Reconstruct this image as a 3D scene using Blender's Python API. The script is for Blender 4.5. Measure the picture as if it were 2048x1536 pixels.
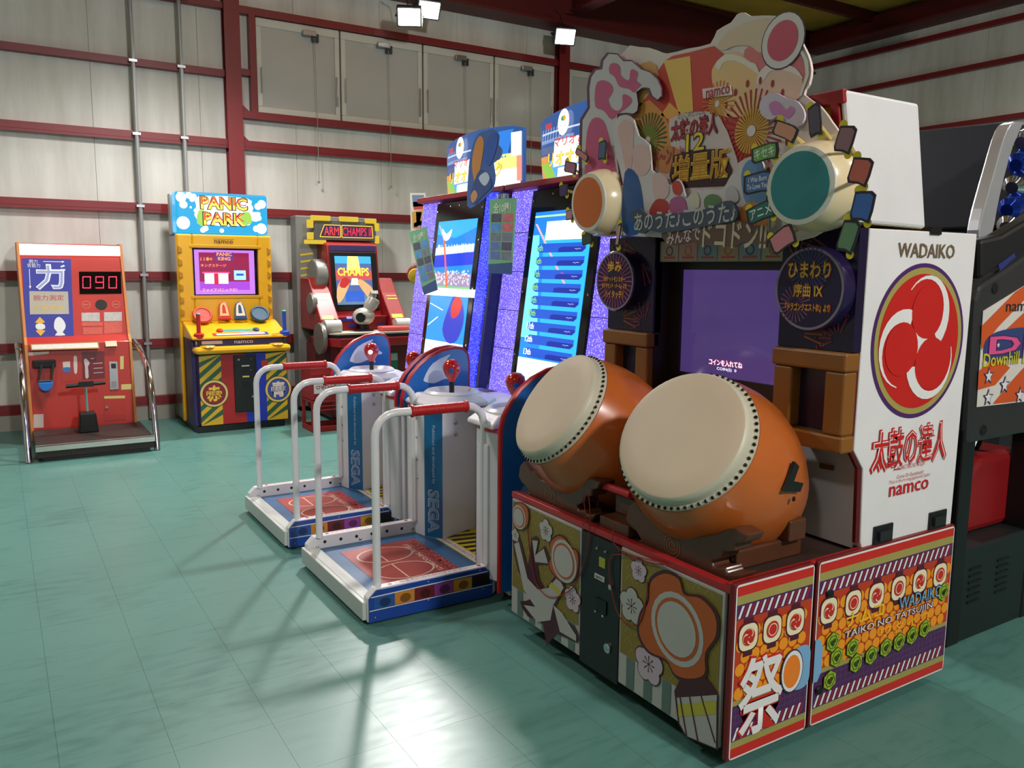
import bpy, bmesh, math, random
from mathutils import Vector, Matrix
random.seed(7)
for o in list(bpy.data.objects): bpy.data.objects.remove(o)
scene = bpy.context.scene
COL = scene.collection
PI = math.pi
# ------------------------------------------------------------------ camera
F_PX, IW, IH = 1650.0, 2048, 1536
PITCH, ROLL, AZ = math.radians(7.9), math.radians(.47), math.radians(58)
CAM = Vector((-1.231, -8.774, 1.5))
def _room(v):   # view-aligned axes -> room axes (X along the window wall, Y into it)
    d = Vector((math.sin(AZ), math.cos(AZ), 0)); n = Vector((-math.cos(AZ), math.sin(AZ), 0))
    return Vector((v.dot(d), v.dot(n), v.z))
_f = Vector((0, math.cos(PITCH), -math.sin(PITCH))); _r = Vector((1, 0, 0)); _u = _r.cross(_f)
_r, _u = _r*math.cos(ROLL)+_u*math.sin(ROLL), _u*math.cos(ROLL)-_r*math.sin(ROLL)
CR, CU, CF = _room(_r), _room(_u), _room(_f)
cd = bpy.data.cameras.new('camera'); cam = bpy.data.objects.new('camera', cd); COL.objects.link(cam)
cd.sensor_width = 36; cd.lens = F_PX/IW*36; cd.clip_end = 100; cd.clip_start = .05
cam.matrix_world = Matrix(((CR.x, CU.x, -CF.x, CAM.x), (CR.y, CU.y, -CF.y, CAM.y), (CR.z, CU.z, -CF.z, CAM.z), (0, 0, 0, 1)))
scene.camera = cam
# ------------------------------------------------------------------ light and exposure
scene.view_settings.view_transform = 'Standard'; scene.view_settings.look = 'None'
scene.view_settings.gamma = 1; scene.view_settings.use_curve_mapping = False
scene.view_settings.exposure = 0.3
w = bpy.data.worlds.new('world'); scene.world = w; w.use_nodes = True
w.node_tree.nodes['Background'].inputs[0].default_value = (.5, .52, .55, 1)
w.node_tree.nodes['Background'].inputs[1].default_value = .0
# lamp heads: position, aim, watts, size, cone (window-wall lamps, then an unseen one set behind the camera for its light)
LAMPS = [
    ((2.56, -.66, 4.05), (-.9, -7.2, 0.3), 620, .12),
    ((2.86, -.52, 4.2), (2.0, -6.6, 0.3), 240, .12),
    ((4.64, -.5, 4.2), (2.2, -7.4, .4), 330, .12),
    ((.9, -11.9, 4.3), (.9, -2.5, .9), 720, .2),
]
HIGHBAY = [(7.0, -4.2, 4.42, 190), (.3, -2.05, 4.05, 330), (4.4, -8.9, 4.4, 130), (-2.6, -8.6, 4.4, 70), (-2.3, -3.9, 4.4, 230)]  # lamps right, left and behind the camera are unseen, added as fill
def lamp_light(pos, aim, watts, size, spot=True):
    l = bpy.data.lights.new('lamp_light', 'SPOT' if spot else 'POINT')
    l.energy = watts; l.shadow_soft_size = size; l.color = (1, .975, .94)
    if spot: l.spot_size = math.radians(150); l.spot_blend = .6
    o = bpy.data.objects.new('lamp_light', l); COL.objects.link(o); o.location = pos
    o.rotation_euler = (Vector(aim)-Vector(pos)).to_track_quat('-Z', 'Y').to_euler()
    return o
# ------------------------------------------------------------------ helpers
def V(*a): return Vector(a)
def lin(c):
    c = c/255; return c/12.92 if c <= .04045 else ((c+.055)/1.055)**2.4
_m = {}
def M(rgb, rough=.5, metal=0, emit=0, var=.06, scale=7, bump=0, coat=0, alpha=None):
    key = (rgb, rough, metal, emit, var, scale, bump, coat, alpha)
    if key in _m: return _m[key]
    m = bpy.data.materials.new('surface_%d_%d_%d' % rgb); m.use_nodes = True; nt = m.node_tree; N = nt.nodes
    b = N['Principled BSDF']; c = [lin(x) for x in rgb]
    tc = N.new('ShaderNodeTexCoord'); no = N.new('ShaderNodeTexNoise'); no.inputs['Scale'].default_value = scale
    no.inputs['Detail'].default_value = 3
    nt.links.new(tc.outputs['Object'], no.inputs['Vector'])
    mx = N.new('ShaderNodeMix'); mx.data_type = 'RGBA'
    mx.inputs['A'].default_value = [x*(1-var) for x in c]+[1]; mx.inputs['B'].default_value = [min(1, x*(1+var)) for x in c]+[1]
    nt.links.new(no.outputs['Fac'], mx.inputs['Factor'])
    nt.links.new(mx.outputs['Result'], b.inputs['Base Color'])
    b.inputs['Roughness'].default_value = rough; b.inputs['Metallic'].default_value = metal
    if emit:
        nt.links.new(mx.outputs['Result'], b.inputs['Emission Color']); b.inputs['Emission Strength'].default_value = emit
        b.inputs['Base Color'].default_value = (.02, .02, .02, 1)
        nt.links.remove(b.inputs['Base Color'].links[0])
    if bump:
        bp = N.new('ShaderNodeBump'); bp.inputs['Strength'].default_value = bump; bp.inputs['Distance'].default_value = .004
        n2 = N.new('ShaderNodeTexNoise'); n2.inputs['Scale'].default_value = scale*14
        nt.links.new(tc.outputs['Object'], n2.inputs['Vector'])
        nt.links.new(n2.outputs['Fac'], bp.inputs['Height']); nt.links.new(bp.outputs['Normal'], b.inputs['Normal'])
    if coat: b.inputs['Coat Weight'].default_value = coat; b.inputs['Coat Roughness'].default_value = .08
    if alpha is not None: b.inputs['Alpha'].default_value = alpha
    _m[key] = m; return m
class MB:
    def __init__(s): s.v = []; s.f = []
    def add(s, vs, fs):
        k = len(s.v); s.v += [Vector(p) for p in vs]; s.f += [[i+k for i in f] for f in fs]; return s
    def box(s, x0, x1, y0, y1, z0, z1):
        x0, x1 = min(x0, x1), max(x0, x1); y0, y1 = min(y0, y1), max(y0, y1); z0, z1 = min(z0, z1), max(z0, z1)
        return s.add([(x, y, z) for x in (x0, x1) for y in (y0, y1) for z in (z0, z1)],
                     [(0, 1, 3, 2), (4, 6, 7, 5), (0, 4, 5, 1), (2, 3, 7, 6), (0, 2, 6, 4), (1, 5, 7, 3)])
    def prism(s, pts, vec):
        pts = [Vector(p) for p in pts]; vec = Vector(vec); n = len(pts)
        nr = Vector((0, 0, 0))
        for i in range(n):
            a, b = pts[i], pts[(i+1) % n]; nr += (a-pts[0]).cross(b-pts[0])
        if nr.dot(vec) > 0: pts = pts[::-1]
        q = [p+vec for p in pts]
        return s.add(pts+q, [list(range(n)), list(range(2*n-1, n-1, -1))]+[(i, i+n, (i+1) % n+n, (i+1) % n) for i in range(n)])
    def flat(s, pts, nr):
        pts = [Vector(p) for p in pts]; a = Vector((0, 0, 0)); n = len(pts)
        for i in range(n): a += (pts[i]-pts[0]).cross(pts[(i+1) % n]-pts[0])
        if a.dot(Vector(nr)) < 0: pts = pts[::-1]
        return s.add(pts, [list(range(n))])
    def tube(s, path, r, n=10, caps=True):
        path = [Vector(p) for p in path]; m = len(path); rr = r if isinstance(r, (list, tuple)) else [r]*m
        t0 = (path[1]-path[0]).normalized(); up = Vector((0, 0, 1)) if abs(t0.z) < .9 else Vector((1, 0, 0))
        x = t0.cross(up).normalized(); vs = []
        for i, p in enumerate(path):
            t = (path[min(i+1, m-1)]-path[max(i-1, 0)]).normalized()
            x = (x-t*x.dot(t)).normalized(); y = t.cross(x)
            vs += [p+(x*math.cos(2*PI*k/n)+y*math.sin(2*PI*k/n))*rr[i] for k in range(n)]
        fs = [(i*n+k, i*n+(k+1) % n, (i+1)*n+(k+1) % n, (i+1)*n+k) for i in range(m-1) for k in range(n)]
        if caps: fs += [list(range(n))[::-1], list(range((m-1)*n, m*n))]
        return s.add(vs, fs)
    def lathe(s, prof, o, ax, n=28, caps=True):
        o = Vector(o); ax = Vector(ax).normalized(); up = Vector((0, 0, 1)) if abs(ax.z) < .9 else Vector((1, 0, 0))
        x = ax.cross(up).normalized(); y = ax.cross(x); m = len(prof)
        vs = [o+ax*h+(x*math.cos(2*PI*k/n)+y*math.sin(2*PI*k/n))*r for r, h in prof for k in range(n)]
        fs = [(i*n+k, i*n+(k+1) % n, (i+1)*n+(k+1) % n, (i+1)*n+k) for i in range(m-1) for k in range(n)]
        if caps: fs += [list(range(n))[::-1], list(range((m-1)*n, m*n))]
        return s.add(vs, fs)
    def ball(s, c, r, n=16, sc=(1, 1, 1)):
        c = Vector(c); k = n//2
        vs = [c+Vector((r*sc[0]*math.sin(PI*i/k)*math.cos(2*PI*j/n), r*sc[1]*math.sin(PI*i/k)*math.sin(2*PI*j/n), r*sc[2]*math.cos(PI*i/k))) for i in range(1, k) for j in range(n)]
        vs += [c+Vector((0, 0, r*sc[2])), c-Vector((0, 0, r*sc[2]))]; a = len(vs)-2
        fs = [(i*n+j, (i+1)*n+j, (i+1)*n+(j+1) % n, i*n+(j+1) % n) for i in range(k-2) for j in range(n)]
        fs += [(a, j, (j+1) % n) for j in range(n)]+[(a+1, (k-2)*n+(j+1) % n, (k-2)*n+j) for j in range(n)]
        return s.add(vs, fs)
def wloc(o):
    p = Vector((0, 0, 0))
    while o: p += o.location; o = o.parent
    return p
def part(name, mb, mat, parent=None, bevel=0, smooth=False, kind=None, label=None):
    off = wloc(parent) if parent else Vector((0, 0, 0))
    if isinstance(mb, MB):
        me = bpy.data.meshes.new(name); me.from_pydata([p-off for p in mb.v], [], mb.f); me.update()
    else: me = mb
    bm = bmesh.new(); bm.from_mesh(me); bmesh.ops.recalc_face_normals(bm, faces=bm.faces) if bevel or smooth else None
    bm.to_mesh(me); bm.free()
    me.materials.append(mat)
    o = bpy.data.objects.new(name, me); COL.objects.link(o)
    if parent: o.parent = parent
    if bevel:
        b = o.modifiers.new('bevel', 'BEVEL'); b.width = bevel; b.segments = 2; b.limit_method = 'ANGLE'; b.angle_limit = .6
    if smooth:
        me.polygons.foreach_set('use_smooth', [True]*len(me.polygons))
        try: me.set_sharp_from_angle(angle=math.radians(38))
        except Exception: pass
    if kind: o['kind'] = kind
    if label: o['label'] = label
    return o
def tag(o, label, cat, group=None):
    o['label'] = label; o['category'] = cat
    if group: o['group'] = group
    return o
def thing(name, label, cat, loc, group=None):
    o = bpy.data.objects.new(name, None); COL.objects.link(o); o.location = loc; o.empty_display_size = .1
    return tag(o, label, cat, group)
def solo(name, mb, mat, label, cat, group=None, **k): return tag(part(name, mb, mat, **k), label, cat, group)
def struct(name, mb, mat, **k): o = part(name, mb, mat, **k); o['kind'] = 'structure'; return o
def ray(x, y): return CR*((x-IW/2)/F_PX)-CU*((y-IH/2)/F_PX)+CF
class Plane:
    """a flat face of the place: origin, right, up; normal looks out of the face"""
    def __init__(s, o, r, u): s.o = Vector(o); s.r = Vector(r).normalized(); s.u = Vector(u).normalized(); s.n = s.r.cross(s.u)
    def px(s, x, y, k=0):
        d = ray(x, y); t = (s.o-CAM).dot(s.n)/d.dot(s.n); return CAM+d*t+s.n*(k*.0009)
    def at(s, a, b, k=0): return s.o+s.r*a+s.u*b+s.n*(k*.0009)
    def loc(s, p): q = Vector(p)-s.o; return q.dot(s.r), q.dot(s.u)
    def lpx(s, x, y): return s.loc(s.px(x, y))
    def off(s, k): return Plane(s.o+s.n*k, s.r, s.u)
def PX(X): return Plane((X, 0, 0), (0, -1, 0), (0, 0, 1))      # faces -X
def PY(Y): return Plane((0, Y, 0), (1, 0, 0), (0, 0, 1))       # faces -Y
def PZ(Z): return Plane((0, 0, Z), (0, -1, 0), (1, 0, 0))
def smooth_loop(pts, n=3):
    out = []; m = len(pts)
    for i in range(m):
        p0, p1, p2, p3 = pts[i-1], pts[i], pts[(i+1) % m], pts[(i+2) % m]
        for j in range(n):
            t = j/n
            out.append(tuple(.5*((2*b)+(-a+c)*t+(2*a-5*b+4*c-d)*t*t+(-a+3*b-3*c+d)*t**3) for a, b, c, d in zip(p0, p1, p2, p3)))
    return out
class Art:
    """flat print / cut-out pieces on one plane, one mesh per colour"""
    def __init__(s, pl, k=1, th=0): s.pl = pl; s.k = k; s.mb = MB(); s.th = th; s.ps = []; s.grp = 0
    def _put(s, p3):
        if not s.grp or not s.ps: s.ps.append(MB())
        for mb in (s.mb, s.ps[-1]):
            if s.th: mb.prism(p3, s.pl.n*s.th)
            else: mb.flat(p3, s.pl.n)
        if len(s.ps) < 24 and not s.grp: s.k += .02
        return s
    def _g(s): s.ps.append(MB()); s.grp = 1
    def px(s, pts, sm=0):
        if sm: pts = smooth_loop(pts, sm)
        return s._put([s.pl.px(x, y, s.k) for x, y in pts])
    def loc(s, pts, sm=0):
        if sm: pts = smooth_loop(pts, sm)
        return s._put([s.pl.at(a, b, s.k) for a, b in pts])
    def rect(s, a0, b0, a1, b1): return s.loc([(a0, b0), (a1, b0), (a1, b1), (a0, b1)])
    def rrect(s, a0, b0, a1, b1, r):
        p = []
        for cx, cy, t in ((a1-r, b1-r, 0), (a0+r, b1-r, 1), (a0+r, b0+r, 2), (a1-r, b0+r, 3)):
            p += [(cx+r*math.cos((t+j/4)*PI/2), cy+r*math.sin((t+j/4)*PI/2)) for j in range(5)]
        return s.loc(p)
    def disc(s, a, b, r, ry=None, n=24, rot=0):
        ry = ry or r; c, q = math.cos(rot), math.sin(rot)
        return s.loc([(a+r*math.cos(2*PI*i/n)*c-ry*math.sin(2*PI*i/n)*q, b+r*math.cos(2*PI*i/n)*q+ry*math.sin(2*PI*i/n)*c) for i in range(n)])
    def ring(s, a, b, r0, r1, n=28, e=1):
        s._g()
        for i in range(n):
            t, u = 2*PI*i/n, 2*PI*(i+1)/n
            s.loc([(a+r*math.cos(x), b+r*e*math.sin(x)) for r, x in ((r0, t), (r1, t), (r1, u), (r0, u))])
        s.grp = 0; return s
    def line(s, pts, w):
        s._g()
        for (a, b), (c, d) in zip(pts[:-1], pts[1:]):
            l = math.hypot(c-a, d-b) or 1; x, y = -(d-b)/l*w/2, (c-a)/l*w/2
            s.loc([(a+x, b+y), (a-x, b-y), (c-x, d-y), (c+x, d+y)])
        s.grp = 0; return s
    def rays(s, a, b, r0, r1, n, w, t0=0, t1=2*PI, e=1):
        s._g()
        for i in range(n):
            t = t0+(t1-t0)*i/n; c, q = math.cos(t), math.sin(t)
            s.loc([(a+r0*c-w*.3*q, b+(r0*q+w*.3*c)*e), (a+r0*c+w*.3*q, b+(r0*q-w*.3*c)*e), (a+r1*c+w*q, b+(r1*q-w*c)*e), (a+r1*c-w*q, b+(r1*q+w*c)*e)])
        s.grp = 0; return s
    def done(s, name, mat, parent, **k):
        ps = [p for p in s.ps if p.v]
        if not ps: return None
        if len(ps) > 8: return part(name, s.mb, mat, parent, kind='stuff', **k)
        return [part(name, p, mat, parent, **k) for p in ps][0]
def letters(txt, pl, c, w, h, mat, parent, k=3, bold=0, rot=0, th=0, name='lettering', fit=True):
    """lettering centred at plane coordinates c, fitted into w x h"""
    cu = bpy.data.curves.new('t', 'FONT'); cu.body = txt; cu.resolution_u = 2; cu.offset = bold; cu.size = 1; cu.align_x = 'CENTER'; cu.space_line = .95
    ob = bpy.data.objects.new('t', cu); COL.objects.link(ob)
    dg = bpy.context.evaluated_depsgraph_get(); me = bpy.data.meshes.new_from_object(ob.evaluated_get(dg))
    bpy.data.objects.remove(ob)
    if not me.vertices: return None
    xs = [v.co.x for v in me.vertices]; ys = [v.co.y for v in me.vertices]
    x0, x1, y0, y1 = min(xs), max(xs), min(ys), max(ys)
    sx = w/(x1-x0); sy = h/(y1-y0)
    if not fit: sx = sy = min(sx, sy)
    off = wloc(parent); C, S = math.cos(rot), math.sin(rot)
    for v in me.vertices:
        x = (v.co.x-(x0+x1)/2)*sx; y = (v.co.y-(y0+y1)/2)*sy
        v.co = pl.at(c[0]+x*C-y*S, c[1]+x*S+y*C, k)-off
    me.name = name
    return part(name, me, mat, parent)
def boltset(pts, ax, r, parent, mat, h=.006, name='bolt'):
    ax = Vector(ax)
    for p in pts:
        part(name, MB().lathe([(r, 0), (r*.9, h*.6), (r*.45, h)], p, ax, 10), mat, parent, smooth=True)
# common materials
WHITE = M((222, 221, 224), .35, coat=.3); RED = M((168, 26, 30), .4, coat=.3); BLACK = M((18, 18, 20), .35)
CHROME = M((205, 205, 210), .12, 1); STEEL = M((165, 167, 170), .35, 1); DKGREY = M((46, 46, 48), .45)
GIRT = M((122, 26, 32), .42, var=.12, scale=3)
# ------------------------------------------------------------------ the hall
X0, X1, YB, ZC = -7.0, 9.3, -13.5, 5.0
TS = .3085
def tile_mat():
    m = bpy.data.materials.new('vinyl_tile'); m.use_nodes = True; nt = m.node_tree; N = nt.nodes; b = N['Principled BSDF']
    g = N.new('ShaderNodeNewGeometry'); oi = N.new('ShaderNodeObjectInfo')
    n1 = N.new('ShaderNodeTexNoise'); n1.inputs['Scale'].default_value = 1.3; n1.inputs['Detail'].default_value = 5
    mp = N.new('ShaderNodeMapping'); mp.inputs['Scale'].default_value = (2.5, 9, 1); mp.inputs['Rotation'].default_value = (0, 0, .5)
    n2 = N.new('ShaderNodeTexNoise'); n2.inputs['Scale'].default_value = 3; n2.inputs['Detail'].default_value = 6
    nt.links.new(g.outputs['Position'], n1.inputs['Vector']); nt.links.new(g.outputs['Position'], mp.inputs['Vector']); nt.links.new(mp.outputs['Vector'], n2.inputs['Vector'])
    ad = N.new('ShaderNodeMath'); ad.operation = 'ADD'; nt.links.new(n1.outputs['Fac'], ad.inputs[0]); nt.links.new(n2.outputs['Fac'], ad.inputs[1])
    a2 = N.new('ShaderNodeMath'); a2.operation = 'MULTIPLY_ADD'; a2.inputs[1].default_value = .06; nt.links.new(oi.outputs['Random'], a2.inputs[0]); nt.links.new(ad.outputs[0], a2.inputs[2])
    cr = N.new('ShaderNodeValToRGB'); cr.color_ramp.elements[0].position = .55; cr.color_ramp.elements[1].position = 1.45
    cr.color_ramp.elements[0].color = (lin(60), lin(106), lin(99), 1); cr.color_ramp.elements[1].color = (lin(84), lin(130), lin(122), 1)
    nt.links.new(a2.outputs[0], cr.inputs['Fac']); nt.links.new(cr.outputs['Color'], b.inputs['Base Color'])
    rr = N.new('ShaderNodeMapRange'); rr.inputs['To Min'].default_value = .27; rr.inputs['To Max'].default_value = .42
    nt.links.new(n2.outputs['Fac'], rr.inputs['Value']); nt.links.new(rr.outputs['Result'], b.inputs['Roughness'])
    b.inputs['Specular IOR Level'].default_value = .42
    bp = N.new('ShaderNodeBump'); bp.inputs['Strength'].default_value = .06; bp.inputs['Distance'].default_value = .01
    nt.links.new(n1.outputs['Fac'], bp.inputs['Height']); nt.links.new(bp.outputs['Normal'], b.inputs['Normal'])
    return m
TILE = tile_mat()
floor = struct('floor', MB().box(X0, X1, YB, 0, -.1, -.003), M((60, 98, 92), .6))
tiles = []
i0, i1, j0, j1 = math.floor(X0/TS), math.ceil(X1/TS), math.floor(YB/TS), 0
for i in range(i0, i1):
    for j in range(j0, j1):
        x, y = -.85+(i+.5)*TS, -4.955+(j+16.5)*TS
        if X0 < x-.15 and x+.155 < X1 and YB < y-.15 and y+.16 < -.01:
            tiles.append((x, y))
def shown(x, y):
    v = Vector((x, y, 0))-CAM; d = v.dot(CF)
    if d < .6: return 0
    a, b = IW/2+F_PX*v.dot(CR)/d, IH/2-F_PX*v.dot(CU)/d
    return 1/(d*d) if -60 < a < IW+60 and -60 < b < IH+120 else 0
tiles.sort(key=lambda t: -shown(*t))
h_ = TS/2-.0004
tmesh = None
for k, (x, y) in enumerate(tiles[:300]):
    if tmesh is None:
        o = part('floor_tile', MB().box(-h_, h_, -h_, h_, -.003, 0), TILE, None); tmesh = o.data
    else:
        o = bpy.data.objects.new('floor_tile', tmesh); COL.objects.link(o)
    o.parent = floor; o.location = (x, y, 0)
mb = MB()
for x, y in tiles[300:]: mb.box(x-h_, x+h_, y-h_, y+h_, -.003, 0)
part('floor_tiles_beyond', mb, TILE, floor, kind='stuff')

def wall_mat():
    m = bpy.data.materials.new('wall_sheet'); m.use_nodes = True; nt = m.node_tree; N = nt.nodes; b = N['Principled BSDF']
    g = N.new('ShaderNodeNewGeometry'); mp = N.new('ShaderNodeMapping'); mp.inputs['Scale'].default_value = (3, 3, .45)
    n1 = N.new('ShaderNodeTexNoise'); n1.inputs['Scale'].default_value = 1.2; n1.inputs['Detail'].default_value = 6; n1.inputs['Roughness'].default_value = .6
    nt.links.new(g.outputs['Position'], mp.inputs['Vector']); nt.links.new(mp.outputs['Vector'], n1.inputs['Vector'])
    cr = N.new('ShaderNodeValToRGB'); cr.color_ramp.elements[0].position = .3; cr.color_ramp.elements[1].position = .62
    cr.color_ramp.elements[0].color = (lin(192), lin(189), lin(180), 1); cr.color_ramp.elements[1].color = (lin(218), lin(217), lin(212), 1)
    nt.links.new(n1.outputs['Fac'], cr.inputs['Fac']); nt.links.new(cr.outputs['Color'], b.inputs['Base Color'])
    b.inputs['Roughness'].default_value = .62
    return m
WALL = wall_mat()
wb = struct('wall_back', MB().box(X0, X1, .012, .2, 0, ZC), M((120, 118, 112), .8))
PW = .955
x = -.352-7*PW; pm = None
while x < X1:
    a, b_ = max(x+.0015, X0), min(x+PW-.0015, X1)
    if b_-a > .05: part('wall_panel', MB().box(a, b_, 0, .012, .165, ZC), WALL, wb)
    x += PW
part('plinth', MB().box(X0, X1, -.07, .012, 0, .165), M((150, 148, 140), .85, bump=.4), wb)
for z in (.2, .764, 1.42, 2.07, 2.735):
    part('girt', MB().box(X0, X1, -.075, -.001, z-.032, z+.032).box(X0, X1, -.075, -.066, z-.055, z-.03), GIRT, wb)
part('girt', MB().box(X0, .84, -.075, -.001, 3.395-.032, 3.395+.032), GIRT, wb)
part('window_sill_girt', MB().box(.98, X1, -.09, -.001, 2.985, 3.055), GIRT, wb)
part('window_head_girt', MB().box(.98, X1, -.09, -.001, 3.985, 4.055), GIRT, wb)
part('head_girt', MB().box(X0, .98, -.09, -.001, 4.0, 4.06), GIRT, wb)
part('short_girt', MB().box(.98, 1.1, -.08, -.001, 3.40, 3.46), GIRT, wb)
part('jamb', MB().box(1.085, 1.145, -.09, -.001, 3.055, 3.985), GIRT, wb)
for cx in (.91, 4.9, 8.95, -3.1):
    part('steel_column', MB().box(cx-.075, cx+.075, -.13, -.118, 0, ZC).box(cx-.075, cx+.075, -.03, -.018, 0, ZC).box(cx-.006, cx+.006, -.118, -.03, 0, ZC), GIRT, wb)
    for z in (2.1, 2.76, 3.06, 4.0):
        part('gusset', MB().prism([(cx+.07, -.07, z), (cx+.15, -.07, z), (cx+.07, -.07, z+.07)], (0, .01, 0)), GIRT, wb)
part('eave_beam', MB().box(X0, X1, -.34, -.002, 4.40, 4.43).box(X0, X1, -.2, -.17, 4.43, 4.95).box(X0, X1, -.34, -.002, 4.93, 4.96), M((92, 20, 26), .5), wb)
wr = struct('wall_right', MB().box(X1+.012, X1+.2, YB, 0, 0, ZC), M((120, 118, 112), .8))
y = -.0
while y > YB:
    part('wall_panel', MB().box(X1, X1+.012, max(y-PW+.0015, YB), y-.0015, .165, ZC), WALL, wr); y -= PW
for z in (.2, .764, 1.42, 2.07, 2.735, 3.36, 4.03, 4.5):
    part('girt', MB().box(X1-.08, X1-.001, YB, -.15, z-.032, z+.032), GIRT, wr)
part('eave_beam', MB().box(X1-.36, X1-.002, YB, -.35, 4.66, 4.69).box(X1-.2, X1-.17, YB, -.35, 4.69, 4.94), M((92, 20, 26), .5), wr)
struct('wall_left', MB().box(X0-.2, X0, YB, 0, 0, ZC), M((196, 194, 186), .6))
wf = struct('wall_front', MB().box(X0, X1, YB-.2, YB, 0, ZC), M((196, 194, 186), .6))
ceil = struct('ceiling', MB().box(X0, X1, YB, 0, ZC, ZC+.1), M((206, 160, 62), .9, var=.35, scale=1.6))
for k, yy in enumerate((-1.35, -2.6, -3.85, -5.1, -6.35, -7.6, -8.85, -10.1)):
    part('purlin', MB().box(X0, X1, yy-.035, yy+.035, 4.86, 4.999), M((84, 20, 25), .5), ceil)
for xx in (.91, 4.9, -3.1):
    part('rafter', MB().box(xx-.1, xx+.1, YB, -.35, 4.55, 4.57).box(xx-.012, xx+.012, YB, -.35, 4.57, 4.84).box(xx-.1, xx+.1, YB, -.35, 4.84, 4.858), M((92, 20, 26), .5), ceil)
# windows: white outward-opening sashes between sill and head girt
FR = M((206, 204, 196), .45); PANE = M((186, 184, 182), .16, var=.1, scale=1.5)
wins = [(1.16, 2.03), (2.05, 3.0), (3.02, 3.93), (3.95, 4.8), (5.02, 5.9), (5.92, 6.9), (6.92, 7.9), (7.92, 8.85)]
for k, (a, b_) in enumerate(wins):
    wn = struct('window_%d' % (k+1), MB().box(a, b_, -.016, -.003, 3.06, 3.98), M((120, 118, 112), .7))
    fr = MB()
    fr.box(a, b_, -.05, -.016, 3.06, 3.12).box(a, b_, -.05, -.016, 3.9, 3.98).box(a, a+.05, -.05, -.016, 3.12, 3.9).box(b_-.05, b_, -.05, -.016, 3.12, 3.9)
    part('window_frame', fr, FR, wn, bevel=.006)
    part('pane', MB().box(a+.05, b_-.05, -.03, -.018, 3.12, 3.9), PANE, wn)
    m_ = a+(b_-a)*(.62 if k == 0 else .5)
    op = part('window_opener', MB().box(m_-.07, m_+.07, -.1, -.05, 3.87, 3.92), STEEL, wn, bevel=.004)
    part('opener_arm', MB().box(m_+.03, m_+.1, -.085, -.06, 3.82, 3.9), DKGREY, wn)
    part('latch', MB().tube([(b_-.04, -.07, 3.2), (b_-.04, -.075, 3.3), (b_-.035, -.06, 3.5)], .012, 6), STEEL, wn)
    part('latch', MB().tube([(a+.04, -.06, 3.25), (a+.04, -.065, 3.5)], .008, 6), STEEL, wn)
    if k < 5: part('pull_cord', MB().tube([(m_+.05, -.09, 3.85), (m_+.06, -.1, 3.0), (m_+.06, -.1, 2.42)], .0035, 5).lathe([(.016, 0), (.016, .006)], (m_+.06, -.1, 2.4), (0, 1, 0), 10), M((150, 148, 142), .6), wn)
# conduits on the wall
for cx, lab, z0 in ((.0, 'grey steel conduit pipe on the wall nearest the red strength tester', .02), (.425, 'grey steel conduit pipe rising behind the yellow and blue cabinet', .02)):
    t = thing('conduit_pipe', lab, 'pipe', (cx, -.105, 0), 'wall conduits')
    part('pipe', MB().tube([(cx, -.105, z0), (cx, -.105, 4.395)], .02, 10), M((156, 158, 158), .4, .35), t, smooth=True)
    for z in (.76, 1.42, 2.07, 2.735, 3.395):
        part('clamp', MB().box(cx-.035, cx+.035, -.127, -.083, z-.012, z+.012), STEEL, t)
# flood lights on the window wall, high-bay lamps under the roof, some unseen and added as fill
GLOW = M((255, 250, 238), .4, emit=28, var=0); GLOW2 = M((255, 250, 238), .4, emit=9, var=0)
def flood(pos, aim, watts, size, label):
    p = Vector(pos); d = (Vector(aim)-p).normalized(); t = thing('flood_light', label, 'lamp', p-d*.12, 'flood lights')
    sd = d.cross(Vector((0, 0, 1))).normalized(); up = sd.cross(d)
    def q(a, b, c): return p+sd*a+up*b+d*c
    h = MB(); h.prism([q(-.13, -.1, -.02), q(.13, -.1, -.02), q(.13, .1, -.02), q(-.13, .1, -.02)], -d*.1)
    part('housing', h, DKGREY, t, bevel=.01)
    part('lens', MB().prism([q(-.11, -.08, -.019), q(.11, -.08, -.019), q(.11, .08, -.019), q(-.11, .08, -.019)], d*.006), GLOW, t)
    part('bracket', MB().tube([q(-.14, 0, -.07), q(-.14, 0, -.16), q(.14, 0, -.16), q(.14, 0, -.07)], .01, 6).tube([q(0, 0, -.16), q(0, 0, -.16)+Vector((0, .2, -.04))], .012, 6), DKGREY, t)
    part('cable', MB().tube([q(0, .05, -.1), q(.05, .2, -.2), q(.1, .3, -.1)+Vector((0, .1, 0))], .006, 5), BLACK, t)
    lamp_light(p+d*.03, aim, watts, size)
labs = ['flood light above the windows, left of a glaring pair', 'flood light above the windows, right of a glaring pair', 'single flood light on top of the red column by the windows']
for k, L in enumerate(LAMPS):
    flood(*L, labs[k] if k < 3 else 'unseen flood light set high behind the camera to brighten the sides facing it')
for k, hb in enumerate(HIGHBAY):
    p = hb[:3]
    t = thing('high_bay_lamp', ['round high-bay lamp hanging under the roof by the far right wall', 'round high-bay lamp hanging before the yellow cabinet, above the view', 'unseen round high-bay lamp added as fill right of the drum game', 'unseen round high-bay lamp added as fill behind the camera', 'unseen round high-bay lamp added on the left to brighten the handrails'][k], 'lamp', p, 'high-bay lamps')
    part('reflector', MB().lathe([(.07, .26), (.12, .22), (.27, .02), (.275, .0), (.262, .0), (.11, .21), (.01, .23)], p, (0, 0, 1), 24, caps=False), M((190, 190, 188), .3, .6), t, smooth=True)
    part('bulb', MB().lathe([(.24, .03), (.24, .036)], p, (0, 0, 1), 24), GLOW2, t)
    part('stem', MB().tube([V(*p)+V(0, 0, .25), V(p[0], p[1], ZC-.001)], .012, 6), DKGREY, t)
    o = lamp_light((p[0], p[1], p[2]-.02), (p[0], p[1], 0), hb[3], .2); 
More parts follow.
